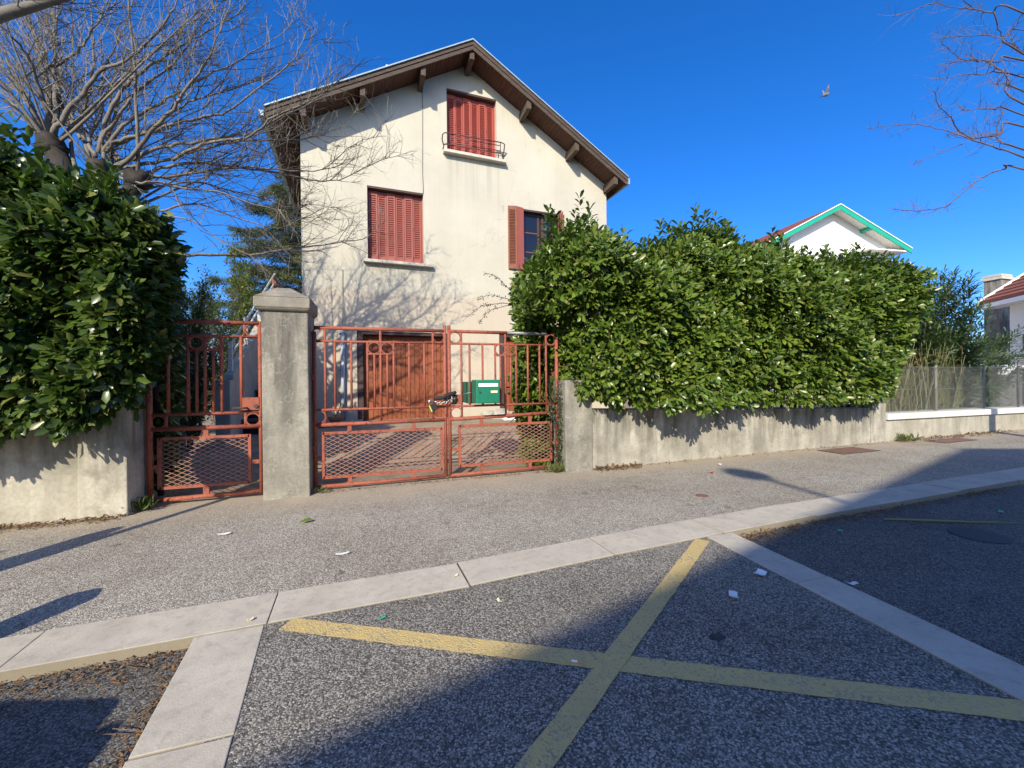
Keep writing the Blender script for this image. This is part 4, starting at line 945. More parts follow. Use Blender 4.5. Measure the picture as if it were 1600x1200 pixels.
sx = emp('street_tree', (9.95, 2.32, 0), 'bare street tree with reddish drooping twigs entering at the upper right', 'tree')
MB().tube([(9.95, 2.32, -.2), (9.92, 2.33, 1.6), (9.87, 2.35, 3.0), (9.85, 2.5, 4.4), (9.90, 2.55, 6.0)], [.11, .10, .09, .07, .04], 10).build('trunk', 'bark_dark', sx, smooth=True)
t3 = MB(); roots = {0: (9.89, 2.34, 3.0), 2: (9.88, 2.36, 3.1), 3: (9.87, 2.52, 4.6), 6: (9.85, 2.5, 4.3), 7: (9.85, 2.46, 4.0), 8: (9.87, 2.42, 3.6), 9: (9.85, 2.5, 4.2), 10: (9.88, 2.38, 3.3), 13: (9.87, 2.5, 4.4), 14: (9.89, 2.35, 3.1), 15: (9.87, 2.44, 3.8), 16: (9.90, 2.52, 5.0)}
for i, pts in enumerate(STREET):
    q = [Vector(p) for p in pts]
    if i in roots: q = [Vector(roots[i])]+q
    q = [Vector((p.x, p.y+.12*math.sin(i*1.7), p.z)) if 0 else p for p in q]
    pa = smooth_path(q, 5); n = len(pa); r_ = .0115 if i in roots else .0065
    pa = [p+rnd_dir(rr)*.008 for p in pa]
    MB().tube(pa, [max(.0032, r_*(1-.8*j/(n-1))) for j in range(n)], 6).build('limb', 'bark_red', sx, smooth=True)
    twigs(t3, pa, r_, 5.5, .4, rr, 3, .0038, up=.0, start=.4, tert=False)
t3.build('twig_mass', 'bark_red', sx)['kind'] = 'stuff'

# ---------------------------------------------------------------- leaves
LEAF_V = np.array([(0, 0, 0), (.3, .165, .035), (.32, 0, -.015), (.3, -.165, .035), (.72, .205, .02), (.74, 0, -.04), (.72, -.205, .02), (1, 0, -.12)], float)
LEAF_F = [(0, 2, 1), (0, 3, 2), (1, 2, 5, 4), (2, 3, 6, 5), (4, 5, 7), (5, 6, 7)]
NARROW_V = LEAF_V*np.array([1, .42, .8])
def basis(d, up):
    d = d/np.linalg.norm(d, axis=1, keepdims=True)
    s = np.cross(up, d); s /= (np.linalg.norm(s, axis=1, keepdims=True)+1e-9)
    n = np.cross(d, s); return np.stack([d, s, n], axis=2)      # columns
def leaf_mesh(name, pos, Bm, size, parent, mat, V=LEAF_V, F=LEAF_F, width=None):
    k = len(V); N = len(pos)
    loc = V[None]*size[:, None, None]
    v = np.einsum('nij,nkj->nki', Bm, loc)+pos[:, None, :]
    v = v.reshape(-1, 3)-(np.array(ORI[parent]) if parent is not None else 0)
    me = bpy.data.meshes.new(name)
    quads = [f for f in F]
    fl = np.concatenate([np.array(f) for f in F]); st = np.cumsum([0]+[len(f) for f in F])[:-1]; tot = np.array([len(f) for f in F])
    loops = (fl[None]+(np.arange(N)*k)[:, None]).ravel()
    me.vertices.add(N*k); me.vertices.foreach_set('co', v.ravel().astype(np.float32))
    me.loops.add(len(loops)); me.loops.foreach_set('vertex_index', loops.astype(np.int32))
    me.polygons.add(N*len(F)); me.polygons.foreach_set('loop_start', (st[None]+(np.arange(N)*len(fl))[:, None]).ravel().astype(np.int32))
    me.polygons.foreach_set('loop_total', np.tile(tot, N).astype(np.int32))
    me.polygons.foreach_set('use_smooth', [True]*(N*len(F)))
    me.materials.append(MT[mat]); me.update(calc_edges=True)
    o = link(name, me, parent); return o
def unit(a): return a/(np.linalg.norm(a, axis=1, keepdims=True)+1e-9)
def shoots_to_leaves(P, D, nl, size, length, tilt=.9, jit=.25):
    """every shoot (base P, direction D) carries nl leaves in a loose spiral"""
    N = len(P); D = unit(D)
    a = np.where(np.abs(D[:, 2:3]) < .9, np.array([[0, 0, 1.]]), np.array([[1., 0, 0]]))
    x = unit(np.cross(D, a)); y = np.cross(D, x)
    pos = []; dr = []; up = []; sz = []
    ph0 = RNG.uniform(0, 6.28, N)
    for k in range(nl):
        t = (k+.5)/nl; ph = ph0+k*2.4+RNG.normal(0, .3, N)
        rad_ = x*np.cos(ph)[:, None]+y*np.sin(ph)[:, None]
        tl = tilt*(1.25-.75*t)
        d = unit(D*math.cos(tl)+rad_*math.sin(tl)+RNG.normal(0, jit*.5, (N, 3))+np.array([0, 0, -.18]))
        p = P+D*(length*(t-.25))[:, None] if hasattr(length, '__len__') else P+D*length*(t-.25)
        pos.append(p+rad_*.006); dr.append(d)
        up.append(unit(D*1.0+np.array([0, 0, .5])-rad_*.2+RNG.normal(0, jit, (N, 3))))
        sz.append(size*(1.05-.35*abs(t-.45))*RNG.uniform(.55, 1.28, N))
    return np.concatenate(pos), np.concatenate(dr), np.concatenate(up), np.concatenate(sz)
CAMP = np.array([0, 0, H]); FWD = np.array(fw)
def finish_hedge(root, P, D, nl, size, length, mat, nbig=300, vis=None):
    pos, dr, up, sz = shoots_to_leaves(P, D, nl, size, length)
    Bm = basis(dr, up)
    to = pos+dr*sz[:, None]*.5-CAMP; dist = np.linalg.norm(to, axis=1); depth = to@FWD
    facing = np.abs(np.einsum('ni,ni->n', Bm[:, :, 2], to/dist[:, None]))
    score = sz**2*facing/depth**2*vis(pos)
    order = np.argsort(-score); big = order[:nbig]; rest = np.ones(len(pos), bool); rest[big] = False
    me = bpy.data.meshes.new('leaf'); me.from_pydata(LEAF_V.tolist(), [], LEAF_F); me.materials.append(MT[mat])
    me.polygons.foreach_set('use_smooth', [True]*len(me.polygons))
    off = np.array(ORI[root])
    for i in big:
        o = bpy.data.objects.new('leaf', me); COL.objects.link(o); o.parent = root
        M = Matrix.Identity(4)
        for r_ in range(3):
            for c_ in range(3): M[r_][c_] = float(Bm[i, r_, c_]*sz[i])
            M[r_][3] = float(pos[i, r_]-off[r_])
        o.matrix_local = M
    leaf_mesh('leaf_mass', pos[rest], Bm[rest], sz[rest], root, mat)['kind'] = 'stuff'
    return len(pos)
def wob(u, z): return .15*np.sin(u*2.3+z*1.7)+.12*np.sin(u*5.3-z*3.7+1)+.09*np.sin(z*6.3+u*2.9)

# right hedge ----------------------------------------------------
RT = np.array([[1.45, 2.3], [1.56, 2.45], [1.87, 2.75], [2.14, 3.12], [2.52, 3.22], [2.85, 3.2], [3.05, 3.02], [3.51, 3.04], [3.89, 3.3], [4.4, 3.46], [4.75, 3.42], [5.23, 3.18], [5.87, 3.32], [6.27, 3.15], [6.98, 3.17], [7.73, 3.28], [8.36, 3.18], [9.0, 3.05], [9.6, 2.9]])
RT[:, 1] -= .20
RBT = np.array([[1.4, .3], [2.0, .6], [2.3, 1.12], [2.51, 1.05], [2.96, .93], [3.53, .88], [4.15, .86], [4.69, .89], [5.27, .86], [6.01, .88], [6.94, .9], [7.74, .88], [7.95, .9], [8.15, 1.25], [8.5, 1.8], [8.9, 2.4]])
def hedge_points(n, kind):
    if kind == 'front':
        u = RNG.uniform(1.85, 8.75, n); zt = np.interp(u, *RT.T); zb = np.interp(u, *RBT.T); z = zb+(zt-zb)*RNG.uniform(0, 1, n)
        h = (z-zb)/(zt-zb)
        vf_ = 4.62-.20*np.sin(np.clip(h, 0, 1)*math.pi*.75)+wob(u, z)*.8+np.clip((2.5-u)/.22, 0, 1)*np.clip((2.15-z)/.25, 0, 1)*.8+np.clip((2.4-u)/.6, 0, 1)*.5+.35*np.clip((h-.75)/.25, 0, 1)**2
        dep = np.abs(RNG.normal(0, .16, n))+np.where(RNG.random(n) < .25, RNG.uniform(0, .4, n), 0)
        p = np.stack([u, vf_+dep, z], 1)
        d = np.stack([RNG.normal(-.12, .35, n), -.9+RNG.normal(0, .25, n), .30+RNG.normal(0, .3, n)], 1)
        low = h < .1; d[low, 2] -= .55
        return p, d
    if kind == 'core':
        u = RNG.uniform(2.3, 8.6, n); zt = np.interp(u, *RT.T)-.1; z = 1.0+(zt-1.0)*RNG.random(n)
        return np.stack([u, RNG.uniform(5.15, 5.6, n), z], 1), np.stack([RNG.normal(0, .5, n), RNG.normal(-.7, .4, n), RNG.normal(.3, .4, n)], 1)
    if kind == 'top':
        u = RNG.uniform(1.55, 8.7, n); zt = np.interp(u, *RT.T); v = 4.8+RNG.uniform(0, 1.25, n)
        z = zt-np.abs(RNG.normal(0, .13, n))+.03*np.sin(u*9)+wob(u, v)*.5
        return np.stack([u, v, z], 1), np.stack([RNG.normal(0, .35, n), RNG.normal(-.25, .35, n), np.full(n, 1.0)], 1)
    if kind == 'left':
        v = RNG.uniform(5.35, 6.6, n); z = RNG.uniform(.1, 2.75, n); u = .335*v+.06*np.sin(z*4)+.06*np.sin(v*5+z*3)+np.abs(RNG.normal(0, .2, n))+.1*np.clip((1.3-z), 0, 1)
        return np.stack([u, v, z], 1), np.stack([np.full(n, -.9), RNG.normal(-.4, .3, n), RNG.normal(.3, .3, n)], 1)
rhg = emp('laurel_hedge', (5.5, 5.4, .1), 'long bushy laurel hedge spilling over the stained wall on the right', 'hedge')
fs = [hedge_points(5600, 'front'), hedge_points(1900, 'core'), hedge_points(1700, 'top'), hedge_points(1300, 'left')]
# leggy upright shoots along the top
ns = 190; u = RNG.uniform(1.9, 8.7, ns); zt = np.interp(u, *RT.T)
sp = np.stack([u, RNG.uniform(4.75, 5.4, ns), zt-.05+RNG.uniform(0, .2, ns)], 1)
fs.append((sp, np.stack([RNG.normal(0, .18, ns), RNG.normal(0, .15, ns), np.ones(ns)], 1)))
for cx, h_ in ((2.05, .42), (2.16, .32), (2.48, .38), (2.62, .3), (2.80, .36), (3.9, .28), (4.38, .34), (4.7, .3), (4.85, .22), (5.85, .28), (5.95, .2), (7.7, .22), (8.5, .2), (3.1, .2), (6.9, .2)):
    k = 5
    b = np.stack([cx+RNG.normal(0, .05, k), 5.0+RNG.normal(0, .1, k), np.interp(cx, *RT.T)+np.linspace(-.05, h_+.04, k)], 1)
    fs.append((b, np.stack([RNG.normal(0, .1, k), RNG.normal(0, .1, k), np.ones(k)], 1)))
Ph = np.concatenate([f[0] for f in fs]); Dh = np.concatenate([f[1] for f in fs])
kp = Ph[:, 0] > .336*Ph[:, 1]+.03*np.sin(Ph[:, 2]*5); kp &= Ph[:, 0] < (1.67+.12*(Ph[:, 2]-.85))*Ph[:, 1]+.08*np.sin(Ph[:, 2]*6); Ph = Ph[kp]; Dh = Dh[kp]
def vis_r(p): return np.where((p[:, 1] < 4.72) & (p[:, 0] > 2.2), 1, .25)
finish_hedge(rhg, Ph, Dh, 10, .114, .19, 'laurel', vis=vis_r)
stm = MB()
for i in range(34):
    u_ = 2.3+i*.2; x = u_+rr.uniform(-.1, .1)
    stm.tube([(x, 5.45, .0), (x+rr.uniform(-.1, .1), 5.35, .9), (x+rr.uniform(-.3, .3), 5.2+rr.uniform(-.3, .3), 2.2), (x+rr.uniform(-.4, .4), 5.15, np.interp(u_, *RT.T)-.1)], [.03, .025, .015, .006], 6)
stm.build('stem_mass', 'bark_dark', rhg)['kind'] = 'stuff'
# left hedge ------------------------------------------------------
LT = np.array([[-6, 3.3], [-4.2, 3.2], [-3.4, 3.26], [-3.2, 3.3], [-3.05, 3.15], [-2.83, 2.95], [-2.65, 2.9], [-2.5, 2.97], [-2.31, 2.85], [-2.1, 2.8], [-1.9, 2.72], [-1.75, 2.5]])
LB = np.array([[-6, .7], [-2.96, .86], [-2.72, .85], [-2.47, .9], [-2.34, 1.0], [-2.2, 1.22], [-2.11, 1.45], [-2.0, 1.85], [-1.7, 2.1]])
def lpts(n, kind):
    if kind == 'front':
        u = RNG.uniform(-4.3, -2.1, n); zt = np.interp(u, *LT.T); zb = np.interp(u, *LB.T); z = zb+(zt-zb)*RNG.uniform(0, 1, n); h = (z-zb)/(zt-zb)
        v = 4.58-.14*np.sin(h*math.pi*.8)+wob(u*1.3, z)*.7+np.clip((u+2.3)/.25, 0, 1)**2*.2+.3*np.clip((h-.75)/.25, 0, 1)**2
        v += np.abs(RNG.normal(0, .15, n))+np.where(RNG.random(n) < .25, RNG.uniform(0, .4, n), 0)
        d = np.stack([RNG.normal(.0, .35, n), -.9+RNG.normal(0, .25, n), .2+RNG.normal(0, .3, n)], 1); d[h < .12, 2] -= .5
        return np.stack([u, v, z], 1), d
    if kind == 'top':
        u = RNG.uniform(-4.3, -1.85, n); v = RNG.uniform(4.7, 6.0, n); z = np.interp(u, *LT.T)-np.abs(RNG.normal(0, .15, n))+wob(u*1.9, v*1.5)*.75
        return np.stack([u, v, z], 1), np.stack([RNG.normal(0, .35, n), RNG.normal(-.2, .35, n), np.ones(n)], 1)
    v = RNG.uniform(4.6, 6.7, n); z = np.where(v < 5.35, RNG.uniform(1.5, 2.8, n), RNG.uniform(.15, 2.75, n))
    u = np.minimum(-2.1, -.402*v)+.09*np.sin(z*4.3+v)+.10*np.sin(v*5+z*3)-np.abs(RNG.normal(0, .17, n))-.05*np.clip(1.6-z, 0, 1)
    return np.stack([u, v, z], 1), np.stack([np.full(n, .9), RNG.normal(-.4, .3, n), RNG.normal(.25, .3, n)], 1)
lhg = emp('laurel_hedge', (-3.2, 5.4, .1), 'dark glossy laurel hedge overhanging the cream wall at the left edge', 'hedge')
fs = [lpts(2500, 'front'), lpts(520, 'top'), lpts(1500, 'side')]
for cx, cy, h_ in ((-3.3, 4.95, .3), (-3.15, 5.0, .36), (-2.45, 4.95, .28), (-2.62, 5.0, .2), (-2.1, 5.1, .2), (-2.85, 4.9, .25), (-1.95, 5.2, .2)):
    k = 5; b = np.stack([cx+RNG.normal(0, .05, k), cy+RNG.normal(0, .08, k), np.interp(cx, *LT.T)+np.linspace(-.05, h_-.1, k)], 1)
    fs.append((b, np.stack([RNG.normal(0, .15, k), RNG.normal(0, .1, k), np.ones(k)], 1)))
Ph = np.concatenate([f[0] for f in fs]); Dh = np.concatenate([f[1] for f in fs])
kp = Ph[:, 0] < -.408*Ph[:, 1]-.06*np.sin(Ph[:, 2]*4)-.25*np.clip((Ph[:, 2]-2.35)/.5, 0, 1)**2; Ph = Ph[kp]; Dh = Dh[kp]
def vis_l(p): return np.where((p[:, 1] < 4.68) & (p[:, 0] > -3.3-.7*(4.68-p[:, 1])), 1, .2)*np.where(p[:, 0]/p[:, 1] > -.72, 1, .05)
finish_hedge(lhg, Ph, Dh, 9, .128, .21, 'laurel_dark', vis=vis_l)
stm = MB()
for i in range(12):
    x = -4.2+i*.17
    stm.tube([(x, 5.5, .0), (x+rr.uniform(-.1, .1), 5.4, 1.0), (x+rr.uniform(-.2, .2), 5.2+rr.uniform(-.3, .3), 2.6)], [.03, .025, .01], 6)
stm.build('stem_mass', 'bark_dark', lhg)['kind'] = 'stuff'

# other bushes ----------------------------------------------------
def bush(name, c, r, h, n, leaf, mat, label, cat, V=LEAF_V, nst=14, stem='bark_red', nl=7, ln=.16, updir=.6, tw_d=0):
    root = emp(name, (c[0], c[1], c[2]), label, cat); P = []; D = []
    sm = MB(); ends = []
    for i in range(nst):
        a = rr.uniform(0, 6.28); e = Vector((c[0]+r*rr.uniform(.2, 1)*math.cos(a), c[1]+r*rr.uniform(.2, 1)*math.sin(a), c[2]+h*rr.uniform(.55, 1)))
        b = Vector((c[0]+.15*math.cos(a)*r, c[1]+.15*math.sin(a)*r, c[2]-.1)); m_ = b.lerp(e, .5)+Vector((math.cos(a), math.sin(a), 0))*r*-.08
        pa = smooth_path([b, m_, e], 4); sm.tube(pa, [.018*(1-.8*j/8) for j in range(9)], 5, False); ends.append(pa)
        if tw_d: twigs(sm, pa, .012, tw_d, .5, rr, 4, .005, tert=False)
    sm.build('stem_mass', stem, root)['kind'] = 'stuff'
    for i in range(n):
        pa = ends[i % nst]; f = rr.uniform(.3, 1)*8; j = min(int(f), 7); p = pa[j].lerp(pa[j+1], f-j)+rnd_dir(rr)*rr.random()*r*.33
        o = (p-Vector((c[0], c[1], c[2]+h*.45))); P.append(p); D.append(o.normalized()*.7+Vector((0, 0, updir))+rnd_dir(rr)*.4)
    pos, dr, up, sz = shoots_to_leaves(np.array(P), np.array([tuple(d) for d in D]), nl, leaf, ln)
    leaf_mesh('leaf_mass', pos, basis(dr, up), sz, root, mat, V)['kind'] = 'stuff'
    return root
bush('shrub', (-2.88, 7.5, .1), .42, 2.7, 2200, .06, 'bush_dark', 'dense dark evergreen shrub beside the foot of the stairs, seen through the small gate', 'shrub', tw_d=9)
bush('shrub', (-3.25, 8.6, .2), .7, 2.9, 1700, .06, 'bush_dark', 'dark twiggy evergreen shrub deeper in the garden behind the left hedge', 'shrub', tw_d=8)
bush('shrub', (-3.25, 10.2, .3), .75, 3.1, 1300, .06, 'bush', 'thin olive shrub of fine twigs farther back by the foot of the stairs', 'shrub', tw_d=7)
bush('shrub', (-3.35, 12.0, .3), .95, 4.3, 2200, .08, 'yellowbush', 'yellow green bush beside the top of the stairs below the cedar', 'shrub', tw_d=4)
bush('oleander', (11.8, 6.0, .1), .95, 3.1, 1300, .16, 'oleander', 'tall oleander with narrow dark leaves behind the wire fence at the end of the hedge', 'shrub', NARROW_V, 20, nl=10, ln=.3)
bush('oleander', (10.9, 6.0, .1), .75, 2.9, 900, .15, 'oleander', 'leafy oleander squeezed against the right end of the laurel hedge', 'shrub', NARROW_V, 16, nl=10, ln=.28)
bush('oleander', (15.2, 7.2, .1), 1.2, 2.35, 600, .15, 'oleander', 'thinner oleander in front of the red roofed house', 'shrub', NARROW_V, 14, nl=9, ln=.3)
# dry stalks behind the wire fence
ds = emp('dry_shrub', (10.0, 5.8, .1), 'dry brown thicket of bare stalks behind the wire fence', 'shrub')
sm = MB()
for i in range(420):
    x = rr.uniform(8.5, 11.6); y = rr.uniform(5.4, 6.3); a = rr.gauss(.1, .35); hh = rr.uniform(.8, 1.95)
    sm.tube([(x, y, .05), (x+a*.4, y+rr.uniform(-.1, .1), hh*.5), (x+a, y+rr.uniform(-.2, .2), hh)], [.010, .008, .004], 4, False)
o = sm.build('stalk_mass', 'reed', ds); o['kind'] = 'stuff'
P = np.stack([RNG.uniform(8.5, 11.8, 2600), RNG.uniform(5.4, 6.5, 2600), RNG.uniform(.3, 1.75, 2600)], 1)
pos, dr, up, sz = shoots_to_leaves(P, RNG.normal(0, 1, (2600, 3)), 2, .09, .1); leaf_mesh('leaf_mass', pos, basis(dr, up), sz, ds, 'dryleaf', NARROW_V)['kind'] = 'stuff'
P = np.stack([RNG.uniform(10.4, 12.6, 160), RNG.uniform(5.4, 6.4, 160), RNG.uniform(.4, 1.5, 160)], 1)
pos, dr, up, sz = shoots_to_leaves(P, RNG.normal(0, 1, (160, 3))+np.array([0, 0, 1]), 6, .13, .2); leaf_mesh('green_leaf_mass', pos, basis(dr, up), sz, ds, 'oleander', NARROW_V)['kind'] = 'stuff'

# cedar behind the house
cd = emp('cedar_tree', (-2.75, 14.8, .3), 'dark cedar with layered branches rising behind the left corner of the house', 'tree')
MB().tube([(-2.4, 15.0, 0), (-2.35, 15.0, 4.0), (-2.3, 15.0, 8.0)], [.28, .2, .04], 9).build('trunk', 'bark_dark', cd, smooth=True)
bm_ = MB(); P = []; D = []
for i in range(64):
    z = 3.3+4.6*(i/64.); a = i*2.4+rr.uniform(-.4, .4); L_ = (2.75-.40*(z-3.4)*1.0)*rr.uniform(.75, 1.1); L_ = max(L_, .4)
    b = Vector((-2.35, 15.0, z)); e = b+Vector((math.cos(a)*L_, math.sin(a)*L_, rr.uniform(-.05, .35)-.1)); mid = b.lerp(e, .5)+Vector((0, 0, .12))
    pa = smooth_path([b, mid, e], 5); bm_.tube(pa, [.04*(1-.85*j/10) for j in range(11)], 5, False)
    for k in range(int(70*L_)):
        f = rr.uniform(.15, 1)*10; j = min(int(f), 9); p = pa[j].lerp(pa[j+1], f-j); t_ = (pa[j+1]-pa[j]).normalized(); s = t_.cross(Vector((0, 0, 1))).normalized()
        off = rr.uniform(-1, 1)*.5*(1.1-f/11); p = p+s*off+Vector((0, 0, rr.gauss(-.03, .05)-.12*abs(off))); P.append(p); D.append(t_*.8+s*off*1.5+rnd_dir(rr)*.35+Vector((0, 0, -.1)))
bm_.build('branch_mass', 'bark_dark', cd)['kind'] = 'stuff'
pos, dr, up, sz = shoots_to_leaves(np.array(P), np.array([tuple(d) for d in D]), 12, .13, .22, .8, .5)
leaf_mesh('needle_mass', pos, basis(dr, up), sz, cd, 'conifer', LEAF_V*np.array([1, .26, 1]))['kind'] = 'stuff'

# arching sprigs leaning out of the hedge towards the house, ivy on the pier
sg = emp('arching_shrub', (2.2, 6.3, .1), 'thin arching sprigs with tiny leaves sticking out left of the right hedge', 'shrub')
m = MB(); P = []; D = []
for e, mid in (((1.22, 6.3, 2.18), (1.6, 6.3, 2.42)), ((1.45, 6.35, 2.14), (1.7, 6.3, 2.36)), ((1.40, 6.25, 2.46), (1.7, 6.3, 2.56)), ((1.55, 6.3, 2.9), (1.8, 6.3, 2.8))):
    pa = smooth_path([(2.25, 6.3, .2), (2.15, 6.3, 2.2), mid, e], 8); m.tube(pa, [.009*(1-.8*j/24) for j in range(25)], 4, False)
    for k in range(30):
        f = rr.uniform(13, 24); j = min(int(f), 23); P.append(pa[j].lerp(pa[j+1], f-j)+rnd_dir(rr)*.012); D.append(rnd_dir(rr)+Vector((-.6, 0, -.2)))
m.build('stem', 'bark_red', sg)
pos, dr, up, sz = shoots_to_leaves(np.array(P), np.array([tuple(d) for d in D]), 2, .035, .03); leaf_mesh('leaf_mass', pos, basis(dr, up), sz, sg, 'bush_dark')['kind'] = 'stuff'
iv = emp('ivy', (2.25, 5.0, .1), 'dark small-leaved ivy climbing the hinge side of the right gate leaf', 'ivy')
m = MB(); P = []; D = []
for k in range(7):
    q = [(2.24+rr.uniform(-.06, .06), 5.08, .05)]
    for s in range(9): q.append((q[-1][0]+rr.uniform(-.05, .05), 5.0+rr.uniform(.0, .1), q[-1][2]+rr.uniform(.09, .16)))
    if k < 3: q += [(2.38, 4.91, 1.16+.03*k), (2.46+.03*k, 4.90, 1.02+.04*k)]
    pa = smooth_path(q, 3); m.tube(pa, .004, 4, False)
    for p in pa[::1]:
        for j in range(2):
            P.append(p+rnd_dir(rr)*.03); D.append(rnd_dir(rr)+Vector((0, -.6, .2)))
m.build('stem', 'bark_dark', iv)
pos, dr, up, sz = shoots_to_leaves(np.array(P), np.array([tuple(d) for d in D]), 2, .04, .03); leaf_mesh('leaf_mass', pos, basis(dr, up), sz, iv, 'bush_dark')['kind'] = 'stuff'
# ================================================================ WIRE FENCE, CAR, SCREEN
fe = emp('wire_fence', (10.5, 5.1, .585), 'chain link wire fence on the white coping at the right', 'fence')
m = MB(); x0, x1, z0, z1 = 8.45, 16.5, .60, 1.41; cell = .062
for s in (1, -1):
    for c in range(int((x1-x0+z1-z0)/cell)+1):
        a = x0+c*cell-(z1-z0 if s > 0 else 0)
        p, q = (a, z0), (a+(z1-z0), z1)
        if s < 0: p, q = (a, z0), (a-(z1-z0), z1)
        lo, hi = max(min(p[0], q[0]), x0), min(max(p[0], q[0]), x1)
        if hi-lo < .02: continue
        f = lambda x: z0+(x-p[0])*s
        m.tube([(lo, 5.1+.003*s, f(lo)), (hi, 5.1+.003*s, f(hi))], .0019, 3, False)
m.build('wire_mesh', 'galv', fe)
for z in (.62, 1.0, 1.405): MB().tube([(8.45, 5.09, z), (16.5, 5.09, z)], .004, 5).build('tension_wire', 'galv', fe)
for u in (8.46, 10.0, 11.45, 12.62, 14.3, 16.0): MB().tube([(u, 5.13, .5), (u, 5.13, 1.44)], .022, 8).build('post', 'pillar' if u < 12 else 'ironr', fe, smooth=True)
sc = emp('screen_fence', (14, 6.6, .1), 'dark grey fabric screen behind the wire fence at the right edge', 'fence')
MB().box((12.9, 6.75, .1), (19, 6.78, 1.28)).build('screen', 'screen', sc)
for u in (13.6, 15.2, 16.8): MB().tube([(u, 6.70, .0), (u, 6.70, 1.42)], .025, 8).build('post', 'ironr', sc)
def car(loc, rz, paint, label, name='parked_car', group=None):
    c = emp(name, loc, label, 'car', rz=0); c.rotation_euler = (0, 0, rz); ORI[c] = Vector((0, 0, 0))
    prof = [(-2.02, .32), (-2.04, .62), (-1.95, .80), (-1.15, .93), (-.55, 1.36), (-.2, 1.45), (.85, 1.46), (1.35, 1.38), (1.80, 1.02), (1.98, .92), (2.02, .55), (1.98, .32)]
    def body(pr, w, tz=0):
        m = MB(); n = len(pr); vs = []
        for s in (-1, 1):
            for x, z in pr: vs.append((x, s*(w-(.16 if z > 1.0 else 0)-(.04 if z < .5 else 0)), z))
        m.add(vs, [tuple(range(n)), tuple(reversed(range(n, 2*n)))]+[(i, n+i, n+(i+1) % n, (i+1) % n) for i in range(n)]); return m
    body(prof, .86).build('body', paint, c, bevel=.04, seg=3)
    for s in (-1, 1):
        MB().hexa([(-.88, s*.845, .96), (1.5, s*.845, .98), (1.5, s*.865, .98), (-.88, s*.865, .96), (-.45, s*.70, 1.34), (1.2, s*.70, 1.36), (1.2, s*.715, 1.36), (-.45, s*.715, 1.34)]).build('side_window', 'glass', c)
        for x in (-1.28, 1.22):
            MB().tube([(x, s*.72, .31), (x, s*.885, .31)], .31, 22).build('wheel', 'rubber', c)
            MB().tube([(x, s*.86, .31), (x, s*.895, .31)], .19, 14).build('rim', 'galv', c)
        MB().blob((-.62, s*.98, 1.0), .1, 8, 6, 0, (.7, 1, .7)).build('mirror', paint, c, smooth=True)
    MB().hexa([(-1.14, -.66, .945), (-1.14, .66, .945), (-1.10, .66, .955), (-1.10, -.66, .955), (-.58, -.6, 1.36), (-.58, .6, 1.36), (-.54, .6, 1.385), (-.54, -.6, 1.385)]).build('windscreen', 'glass', c)
    MB().hexa([(1.80, -.66, 1.03), (1.83, -.66, 1.02), (1.83, .66, 1.02), (1.80, .66, 1.03), (1.37, -.6, 1.36), (1.42, -.6, 1.37), (1.42, .6, 1.37), (1.37, .6, 1.36)]).build('rear_window', 'glass', c)
    for s in (-1, 1): MB().box((-2.06, s*.62-.14, .62), (-1.99, s*.62+.14, .76)).build('headlight', 'white_label', c, bevel=.02); MB().box((1.96, s*.7-.1, .68), (2.03, s*.7+.1, .88)).build('tail_light', 'sign_red', c)
    return c
car((17.6, 8.0, .12), rad(8), 'carpaint', 'white car parked behind the grey screen by the red roofed house')

# ================================================================ SMALL THINGS ON THE GROUND
def flat_quad(name, c, w, l, ang, z, mat, label, cat, fold_=0.0, group=None, seed=1):
    r = random.Random(seed); m = MB(); n = 4; ca, sa = math.cos(ang), math.sin(ang)
    for i in range(n+1):
        for j in (0, 1, 2):
            x = (i/n-.5)*l; y = (j/2-.5)*w*(1+.15*r.uniform(-1, 1)); zz = abs(i/n-.5)*fold_+r.uniform(0, .004)
            m.v.append((c[0]+x*ca-y*sa, c[1]+x*sa+y*ca, gz(c[0])+z+.003+zz))
    for i in range(n):
        for j in (0, 1): k = i*3+j; m.f.append((k, k+3, k+4, k+1))
    o = m.build(name, mat); s = o.modifiers.new('solid', 'SOLIDIFY'); s.thickness = .0012
    return tag(o, label, cat, group)
flat_quad('paper_scrap', (-1.246, 3.935), .035, .09, .2, 0, 'paper', 'white paper scrap on the pavement below the small gate', 'litter', .01)
flat_quad('paper_scrap', (-.283, 3.166), .03, .09, .1, 0, 'paper', 'thin white paper scrap on the pavement above the kerb, left of the middle', 'litter', .012, seed=2)
flat_quad('paper_scrap', (2.16, 1.945), .05, .08, .4, .003, 'paper', 'crumpled white scrap touching the right paving strip', 'litter', .02, seed=3)
flat_quad('paper_scrap', (1.813, 1.804), .04, .07, .9, 0, 'paper', 'pale plastic scrap in the shaded bay beside the yellow cross', 'litter', .02, seed=4)
flat_quad('paper_scrap', (2.62, 1.74), .03, .06, -.3, -.04, 'paper', 'tiny white scrap on the shaded road right of the paving strip', 'litter', .02, seed=5)
flat_quad('paper_scrap', (-1.02, 1.70), .014, .09, 1.2, -.045, 'paper', 'white stick of paper on the road left of the left paving strip', 'litter', .0, seed=6)
flat_quad('plastic_shard', (-.015, 2.224), .012, .035, .5, 0, 'plastic_green', 'green plastic shard on the sunlit bay near the yellow cross', 'litter', .005, seed=7)
flat_quad('plastic_shard', (3.43, 2.36), .03, .045, .5, -.04, 'plastic_green', 'green plastic shard on the road beside the kerb debris', 'litter', .008, seed=8)
flat_quad('plastic_shard', (5.15, 2.20), .03, .06, .5, -.04, 'plastic_green', 'green plastic shard on the shaded road at the right edge', 'litter', .008, seed=9)
